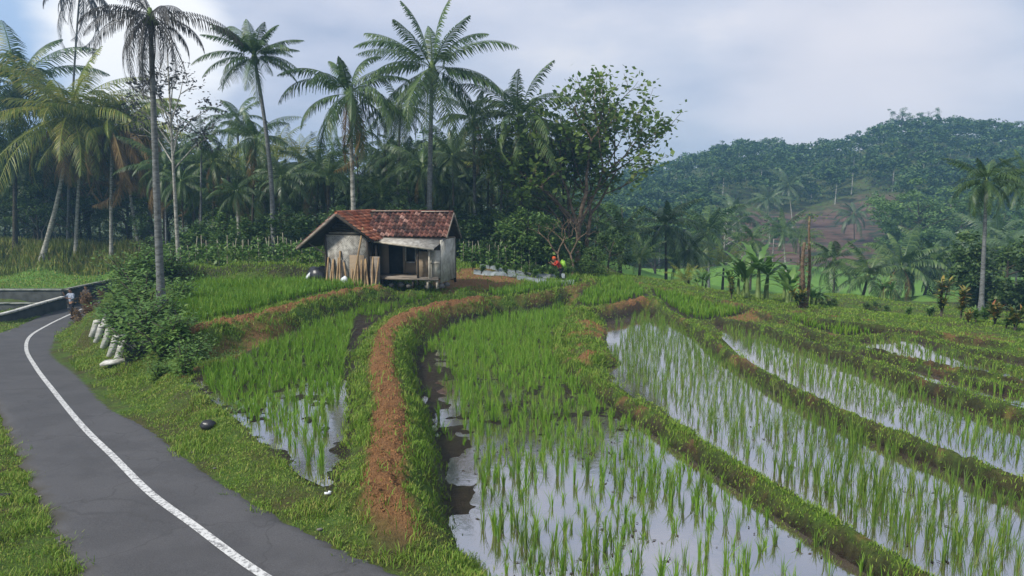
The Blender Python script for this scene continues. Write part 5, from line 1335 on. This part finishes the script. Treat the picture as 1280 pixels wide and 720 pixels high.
# white slanted guard posts
for k, (px, py, hpx) in enumerate([(153, 450, 27), (145, 442, 26), (136, 432, 24), (127, 425, 22), (133, 417, 26), (121, 418, 20)]):
    x_, y_, z_ = hit(px, py); hh = hpx*mpp(y_)*.85
    e = empty('guard_post', (x_, y_, z_-.05), .3)
    tag(e, ['nearest white guard post beside the culvert slab', 'second white guard post from the culvert slab', 'third white guard post, middle of the row', 'fourth white guard post with black gap before it', 'tall leaning white post at the far end under the shrub', 'smallest far guard post by the brown shrubs'][k], 'guard post', 'white roadside guard posts')
    b = MB(); b.box((-.06, 0, hh*.5), (.22, .2, hh+.12), (0, .33, 0)); b.build('post_body', M['white'], e)
    b = MB(); b.box((.14, .02, hh+.03), (.4, .26, .1), (0, .05, 0)); b.build('post_cap', M['white'], e)
    b = MB(); b.box((.2, .04, hh*.44), (.2, .2, hh*.86), (0, .33, 0)); b.build('dark_inset', M['black'], e)
b = MB(); b.box((0, 0, 0), (.85, .55, .09), (0, -.12, .25)); x_, y_, z_ = hit(146, 457); o = b.build('culvert_slab', M['white'], None, loc=(x_, y_, z_+.14)); tag(o, 'tilted pale concrete slab at the near end of the guard posts', 'slab')
b = MB(); b.box((0, 0, 0), (1.0, .7, .9), (0, 0, .2)); x_, y_, z_ = hit(172, 450); o = b.build('culvert_mouth', M['concrete_dark'], None, loc=(x_, y_+.5, z_+.1)); tag(o, 'dark culvert block behind the guard posts under the shrubs', 'culvert')
# litter and dark things on the verge
t = blob(MB(), .16, .13, .11, 11); x_, y_ = gp(261, 542, 4.95); o = t.build('black_bag', M['tarp'], None, True, (x_, y_, H(x_, y_)+.07)); tag(o, 'round black plastic bag lying on the turf beside the left paddy', 'bag')
t = MB(); t.box((0, 0, 0), (.1, .05, .02), (.1, .15, .4)); t.box((.03, .02, .015), (.05, .03, .02), (.3, .1, 0)); x_, y_ = gp(410, 633, 4.95); o = t.build('paper_scrap', M['litter'], None, False, (x_, y_, H(x_, y_)+.05)); tag(o, 'small crumpled white scrap on the turf below the earth ridge', 'litter')
t = blob(MB(), .13, .05, .02, 12); x_, y_ = gp(5, 621, 4.95); o = t.build('dry_leaf', M['hair'], None, True, (x_, y_, H(x_, y_)+.05)); tag(o, 'dark fallen leaf on the grass left of the road', 'leaf')
rs = random.Random(3)
PEBBLE_AT = ['beside the left road edge near the bottom corner', 'next to the lowest stone on the left road edge', 'halfway down the left road edge', 'alone on the upper left road edge', 'on the left road edge above the bend of the turf', 'close to the right road edge by the black bag', 'on the right road edge below the black bag', 'on the right road edge under the white scrap']
for k, (px, py) in enumerate([(82, 700), (75, 675), (62, 655), (50, 615), (38, 590), (240, 560), (268, 582), (400, 662)]):
    x_, y_ = gp(px, py, 4.93); t = blob(MB(), .03+.02*rs.random(), .03, .02, 20+k, 6, 8); o = t.build('pebble', M['stone'], None, True, (x_, y_, H(x_, y_)+.02)); tag(o, 'small pale stone lying '+PEBBLE_AT[k], 'stone', 'stones along the road edges')
x_, y_ = gp(296, 522, 4.75); e = empty('seedling', (x_, y_, ZC-4.85)); tag(e, 'small pale broad-leaved seedling at the edge of the left paddy', 'plant'); t = MB(); r = np.random.default_rng(77)
for k in range(9): leafblade(t, (0, 0, .1+.04*k), .2, k*2.4, .7, .8, .07, r, 5)
t.build('leaves', M['pale'], e); t = MB(); t.tube([(0, 0, 0), (0, 0, .45)], [.012, .008], 5); t.build('stem', M['stalk'], e)
# floating bits on the near water
DEB = MB(); dx, dy, dz_ = [], [], []
for key in ('M', 'R1', 'R2'):
    dd_, P = POLY[key]; n = 3200 if key == 'M' else 800
    x = rng.uniform(P[:, 0].min(), P[:, 0].max(), n); y = rng.uniform(max(7, P[:, 1].min()), P[:, 1].max(), n); kk = (poly_sd(x, y, P) < -.2) & (fbm(x*1.1, y*1.1, 311) > .52); dx.append(x[kk]); dy.append(y[kk]); dz_.append(np.full(kk.sum(), ZC-dd_-.024))
c = np.stack([np.concatenate(dx), np.concatenate(dy), np.concatenate(dz_)], -1)
V, F = leaves(c, .1, rng, .35, 60); V = V.reshape(-1, 4, 3); V[..., 2] = c[:, None, 2]+rng.random((len(c), 4))*.012; DEB.add(V.reshape(-1, 3), F)
tag(DEB.build('floating_debris', M['bark_dark']), 'dark rotting leaves and mud crumbs floating on the paddy water', 'debris', kind='stuff')
# silver mulch beds by the person in red
for k, (px0, px1, py, Y, lab) in enumerate([(592, 645, 341, 41.8, 'silver plastic mulch strip beside the hut, nearest the brown soil'), (646, 718, 349, 40.6, 'silver mulch strip at the feet of the person in red'), (648, 706, 343, 42.4, 'silver mulch strip behind the person in red'), (600, 652, 337, 43.4, 'rear silver mulch strip before the bean stakes')]):
    xa_, xb_ = (px0-640)/F_PX*Y, (px1-640)/F_PX*Y; n = 30; xs = np.linspace(xa_, xb_, n); V = []
    for j, (oy, oz) in enumerate([(-.4, -.05), (-.3, .14), (0, .2), (.3, .14), (.4, -.05)]):
        V.append(np.stack([xs, np.full(n, Y+oy)+.1*np.sin(xs*2), hz(xs, np.full(n, Y))+oz+rng.normal(0, .015, n)], -1))
    V = np.stack(V, 1); V = V-[xa_, Y, H(xa_, Y)]; I = np.arange(n*5).reshape(n, 5); t = MB(); t.add(V.reshape(-1, 3), np.concatenate([np.stack([I[:-1, j], I[:-1, j+1], I[1:, j+1], I[1:, j]], -1) for j in range(4)]))
    o = t.build('mulch_sheet', M['mulch'], None, True, (xa_, Y, H(xa_, Y))); tag(o, lab, 'plastic sheet', 'silver mulch beds')
r = np.random.default_rng(55)
for k in range(12):
    px = 590+k*11; Y = [41.8, 40.7, 42.4][k % 3]; x_ = (px-640)/F_PX*Y; e = empty('vegetable_plant', (x_, Y, H(x_, Y)+.15), k, .6)
    tag(e, 'leafy vegetable plant growing through the silver mulch '+('near the hut' if px < 645 else 'near the person in red'), 'plant', 'vegetables in the mulch '+('near the hut' if px < 645 else 'near the person in red')); child('leaves', CR[2][1], e); child('stem', CR[2][0], e)

# ------------------------------------------------------------------ people
def skin_mesh(name, joints, edges, sub=2, root=0):
    """joints: (x,y,z,r)"""
    me = bpy.data.meshes.new(name); me.from_pydata([j[:3] for j in joints], edges, []); o = bpy.data.objects.new(name, me); C.objects.link(o)
    md = o.modifiers.new('s', 'SKIN'); sv = me.skin_vertices[0].data
    for i, j in enumerate(joints): sv[i].radius = (j[3], j[3]*(j[4] if len(j) > 4 else 1))
    for i in range(len(joints)): sv[i].use_root = (i == root)
    sb_ = o.modifiers.new('b', 'SUBSURF'); sb_.levels = sub; sb_.render_levels = sub
    bpy.context.view_layer.update(); dg = bpy.context.evaluated_depsgraph_get(); nm = bpy.data.meshes.new_from_object(o.evaluated_get(dg)); bpy.data.objects.remove(o)
    nm.name = name; nm.polygons.foreach_set('use_smooth', np.ones(len(nm.polygons), bool)); return nm
def person(loc, rz, J, mats, label, cat='person', hat=False, hscale=1):
    """J: joints dict with pelvis, chest, neck, head, and per side shoulder, elbow, wrist, hip, knee, ankle, toe (facing -Y)"""
    root = empty('person', loc, rz, hscale); tag(root, label, cat)
    v = []; e = []; idx = {}
    def a(n, p, r, fl=1): idx[n] = len(v); v.append((*p, r, fl)); return idx[n]
    a('pel', J['pel'], .13, .8); a('bel', (np.array(J['pel'])+J['che'])/2, .115, .8); a('che', J['che'], .14, .75); a('nb', J['neck'], .055); hd = np.array(J['head']); a('h1', hd-[0, 0, .07], .075, 1.1); a('h2', hd+[0, 0, .03], .095, 1.1); a('h3', hd+[0, 0, .1], .06)
    e += [(0, 1), (1, 2), (2, 3), (3, 4), (4, 5), (5, 6)]
    for s in 'LR':
        a('sh'+s, J['sh'+s], .06); a('el'+s, J['el'+s], .043); a('wr'+s, J['wr'+s], .028)
        dr = np.array(J['wr'+s])-J['el'+s]; dr = dr/np.linalg.norm(dr); sd_ = np.cross(dr, [0, 1, 0]); sd_ = sd_/(np.linalg.norm(sd_)+1e-6); pb = np.array(J['wr'+s])+dr*.07
        a('pa'+s, pb, .03, .6); e += [(idx['che'], idx['sh'+s]), (idx['sh'+s], idx['el'+s]), (idx['el'+s], idx['wr'+s]), (idx['wr'+s], idx['pa'+s])]
        for k, (of, ln) in enumerate([(-.03, .065), (-.01, .078), (.01, .074), (.03, .055)]):
            p1 = pb+sd_*of+dr*.03; p2 = p1+dr*ln*.6; p3 = p2+(dr*.5+np.array([0, -.6, 0]))*ln*.5
            i1 = a('f1%s%d' % (s, k), p1, .009); i2 = a('f2%s%d' % (s, k), p2, .0085); i3 = a('f3%s%d' % (s, k), p3, .007); e += [(idx['pa'+s], i1), (i1, i2), (i2, i3)]
        i1 = a('t1'+s, pb-dr*.03-sd_*.035, .01); i2 = a('t2'+s, pb+dr*.01-sd_*.06, .009); e += [(idx['pa'+s], i1), (i1, i2)]
        a('hi'+s, J['hi'+s], .095); a('kn'+s, J['kn'+s], .062); a('an'+s, J['an'+s], .04); a('to'+s, J['to'+s], .035); e += [(0, idx['hi'+s]), (idx['hi'+s], idx['kn'+s]), (idx['kn'+s], idx['an'+s]), (idx['an'+s], idx['to'+s])]
    body = skin_mesh('body', v, e); body.materials.append(M['skin']); child('body', body, root)
    # shirt over torso and upper arms
    v2 = [(*J['pel'], .15, .85), (*((np.array(J['pel'])+J['che'])/2), .14, .85), (*J['che'], .165, .8), (*J['neck'], .07, 1)]; e2 = [(0, 1), (1, 2), (2, 3)]
    for s in 'LR':
        k = len(v2); m_el = np.array(J['sh'+s])*.05+np.array(J['el'+s])*.95; lo = np.array(J['el'+s])*.45+np.array(J['wr'+s])*.55; v2 += [(*J['sh'+s], .078), (*m_el, .06), (*lo, .048)]; e2 += [(2, k), (k, k+1), (k+1, k+2)]
    sm = skin_mesh('shirt', v2, e2); sm.materials.append(M[mats[0]]); child('shirt', sm, root)
    v3 = [(*(np.array(J['pel'])+[0, 0, .04]), .152, .85)]; e3 = []
    for s in 'LR':
        k = len(v3); v3 += [(*J['hi'+s], .112), (*J['kn'+s], .08), (*(np.array(J['an'+s])+[0, 0, .03]), .062)]; e3 += [(0, k), (k, k+1), (k+1, k+2)]
    tm_ = skin_mesh('trousers', v3, e3); tm_.materials.append(M[mats[1]]); child('trousers', tm_, root)
    hm = MB(); blob(hm, .105, .12, .11, 7, 8, 12); ho = hm.build('hair' if not hat else 'head_cloth', M[mats[2]], root, True); ho.location = tuple(hd+[0, .025, .055])
    f = MB(); f.tube([hd+[0, -.095, .0], hd+[0, -.125, -.025], hd+[0, -.1, -.03]], [.008, .014, .008], 5); f.build('nose', M['skin'], root, True)
    for sx_ in (-.035, .035): f = MB(); blob(f, .012, .006, .008, 2, 5, 6); o = f.build('eye', M['hair'], root, True); o.location = tuple(hd+[sx_, -.1, .012])
    f = MB(); f.box(hd+[0, -.098, -.055], (.045, .01, .008)); f.build('mouth', M['brownleaf'], root)
    for s in 'LR':
        f = MB(); f.tube([np.array(J['an'+s])+[0, .03, -.04], np.array(J['to'+s])+[0, 0, -.0]], [.05, .042], 8); f.build('shoe', M['black'], root, True)
    return root
base = dict(pel=(0, 0, .92), che=(0, 0, 1.28), neck=(0, 0, 1.46), head=(0, -.02, 1.6), shL=(.19, 0, 1.38), shR=(-.19, 0, 1.38), elL=(.27, -.02, 1.12), elR=(-.27, -.02, 1.12), wrL=(.27, -.12, .9), wrR=(-.27, -.12, .9),
            hiL=(.09, 0, .86), hiR=(-.09, 0, .86), knL=(.1, -.12, .48), knR=(-.09, .05, .48), anL=(.1, -.1, .09), anR=(-.09, .25, .12), toL=(.11, -.24, .05), toR=(-.09, .14, .05))
J1 = dict(base); J1.update(elR=(-.38, -.05, 1.2), wrR=(-.3, -.2, 1.42), elL=(.3, -.1, 1.16), wrL=(.12, -.26, 1.2))
def zroad(x, y): return float(sZ[((mid-[x, y])**2).sum(1).argmin()])
x_, y_ = gp(91, 400, 6.97); person((x_, y_, zroad(x_, y_)+.01), -.35, J1, ('shirt_grey', 'trouser', 'hair'), 'walker in blue-grey shirt and black trousers on the road line, one arm raised')
J2 = dict(base); J2.update(elL=(.26, .04, 1.12), wrL=(.24, -.1, .92), knL=(.1, .04, .48), anL=(.1, .22, .12), toL=(.1, .1, .05), knR=(-.09, -.12, .48), anR=(-.09, -.1, .09), toR=(-.09, -.24, .05))
x_, y_ = gp(110, 393, 7.02); PB = person((x_, y_, zroad(x_, y_)+.01), -.2, J2, ('shirt_dark', 'trouser', 'hair'), 'walker in dark jacket half hidden behind the brown shrub')
# the person in red stoops a little, facing left, with a lime container on the back
J3 = dict(base); J3.update(pel=(0, .08, .9), che=(0, -.12, 1.22), neck=(0, -.24, 1.36), head=(0, -.34, 1.46), shL=(.18, -.14, 1.3), shR=(-.18, -.14, 1.3), elL=(.24, -.3, 1.1), elR=(-.24, -.3, 1.1), wrL=(.12, -.45, 1.25), wrR=(-.12, -.5, 1.2), knL=(.1, .0, .48), anL=(.1, .1, .09), toL=(.1, -.05, .05), hiL=(.09, .08, .84), hiR=(-.09, .08, .84))
x_, y_ = gp(699, 349, 4.6); PR = person((x_, y_, H(x_, y_)-.02), -1.35, J3, ('shirt_red', 'trouser', 'orange'), 'person in red shirt and orange head cloth stooping over the mulch beds', hat=True, hscale=.95)
bpy.context.view_layer.update()
t = MB(); t.box((0, 0, 0), (.28, .18, .4)); t.box((0, 0, .23), (.16, .1, .06)); t.tube([(-.1, -.1, .15), (-.1, -.28, .1), (-.1, -.24, -.15)], [.015]*3, 5); t.tube([(.1, -.1, .15), (.1, -.28, .1), (.1, -.24, -.15)], [.015]*3, 5); q = PR.matrix_world @ Vector((0, .26, 1.14)); o = t.build('spray_tank', M['lime'], None, False, q); o.rotation_euler = (.35, 0, -1.35); tag(o, 'bright lime-green tank carried on the back of the person in red', 'tank')

# ------------------------------------------------------------------ haze
b = MB(); b.box((0, 240, 15), (900, 680, 60)); hz_o = b.build('haze', plain('haze_air', (1, 1, 1)), None)
mm, nt, out = new_mat('haze_air'); pv = N(nt, 'ShaderNodeVolumePrincipled'); pv.inputs['Color'].default_value = (.34, .64, 1, 1); pv.inputs['Density'].default_value = .001; pv.inputs['Anisotropy'].default_value = .2
nt.links.new(pv.outputs[0], out.inputs[1]); hz_o.data.materials.clear(); hz_o.data.materials.append(mm)
tag(hz_o, 'thin blue morning haze over the valley', 'haze', kind='stuff')

# ------------------------------------------------------------------ light, sky, camera
SUN_EL, SUN_AZ = math.radians(42), math.radians(-125)     # light falls from behind-left
w = bpy.data.worlds.new('World'); bpy.context.scene.world = w; w.use_nodes = True; nt = w.node_tree; nt.nodes.clear()
out = N(nt, 'ShaderNodeOutputWorld'); bg = N(nt, 'ShaderNodeBackground'); bg.inputs[1].default_value = .083
sky = N(nt, 'ShaderNodeTexSky', sky_type='NISHITA'); sky.sun_disc = False; sky.sun_elevation = SUN_EL; sky.sun_rotation = SUN_AZ; sky.air_density = 1.2; sky.dust_density = 1.5
tc = N(nt, 'ShaderNodeTexCoord'); mp = N(nt, 'ShaderNodeMapping'); mp.inputs['Scale'].default_value = (1.0, 1.0, 2.6); nt.links.new(tc.outputs['Generated'], mp.inputs['Vector'])
n1 = noise(nt, 2.1, 7, mp.outputs[0], .52); n2 = noise(nt, 4.5, 6, mp.outputs[0], .5)
cloud = ramp(nt, [(.3, (3.5, 4.1, 5.5)), (.5, (4.9, 5.3, 6.5)), (.68, (6.0, 6.2, 7.1)), (.8, (7.2, 7.1, 7.5))], n2)
fac = ramp(nt, [(.25, (.72, .72, .72)), (.6, (.95, .95, .95))], n1)
c = mixc(nt, fac, sky.outputs[0], cloud)
# bright white cloud in the gap behind the grey palm
def lobe(px, py, a, b_):
    dv = Vector(ray(px, py)).normalized(); dt_ = N(nt, 'ShaderNodeVectorMath', operation='DOT_PRODUCT'); nv = N(nt, 'ShaderNodeVectorMath', operation='NORMALIZE'); nt.links.new(tc.outputs['Generated'], nv.inputs[0]); nt.links.new(nv.outputs[0], dt_.inputs[0]); dt_.inputs[1].default_value = dv
    ad = N(nt, 'ShaderNodeMath', operation='MULTIPLY_ADD'); ad.inputs[1].default_value = .012; nt.links.new(n2, ad.inputs[0]); nt.links.new(dt_.outputs['Value'], ad.inputs[2])
    mr = N(nt, 'ShaderNodeMapRange', interpolation_type='SMOOTHSTEP'); nt.links.new(ad.outputs[0], mr.inputs[0]); mr.inputs[1].default_value = a; mr.inputs[2].default_value = b_; return mr.outputs[0]
c = mixc(nt, lobe(-60, 40, .955, 1.02), c, (3.3, 4.7, 6.9))
c = mixc(nt, lobe(1080, 110, .985, 1.012), c, (6.9, 6.8, 7.3))
c = mixc(nt, lobe(170, 75, .9985, 1.004), c, (8.5, 8.6, 8.8))
nt.links.new(c, bg.inputs[0]); nt.links.new(bg.outputs[0], out.inputs[0])
sd_ = bpy.data.lights.new('sun', 'SUN'); sd_.energy = 3.0; sd_.angle = math.radians(7); sd_.color = (1, .95, .86)
so_ = bpy.data.objects.new('sun', sd_); C.objects.link(so_)
sdir = Vector((math.sin(SUN_AZ)*math.cos(SUN_EL), math.cos(SUN_AZ)*math.cos(SUN_EL), math.sin(SUN_EL)))
so_.rotation_euler = (-sdir).to_track_quat('-Z', 'Y').to_euler(); so_.location = (0, 0, 40)
cam = bpy.data.cameras.new('camera'); co = bpy.data.objects.new('camera', cam); C.objects.link(co); co.location = (0, 0, ZC); co.rotation_euler = (PI/2-PITCH, 0, 0)
cam.sensor_width = 36; cam.lens = 36*F_PX/1280; cam.clip_start = .1; cam.clip_end = 4000
S = bpy.context.scene; S.camera = co; S.render.engine = 'CYCLES'
S.view_settings.view_transform = 'Standard'; S.view_settings.look = 'None'; S.view_settings.exposure = .6; S.view_settings.gamma = 1
S.cycles.use_denoising = True; S.cycles.max_bounces = 6; S.cycles.diffuse_bounces = 3; S.cycles.transmission_bounces = 3; S.cycles.volume_bounces = 1; S.cycles.transparent_max_bounces = 4
print('objects', len(bpy.data.objects))
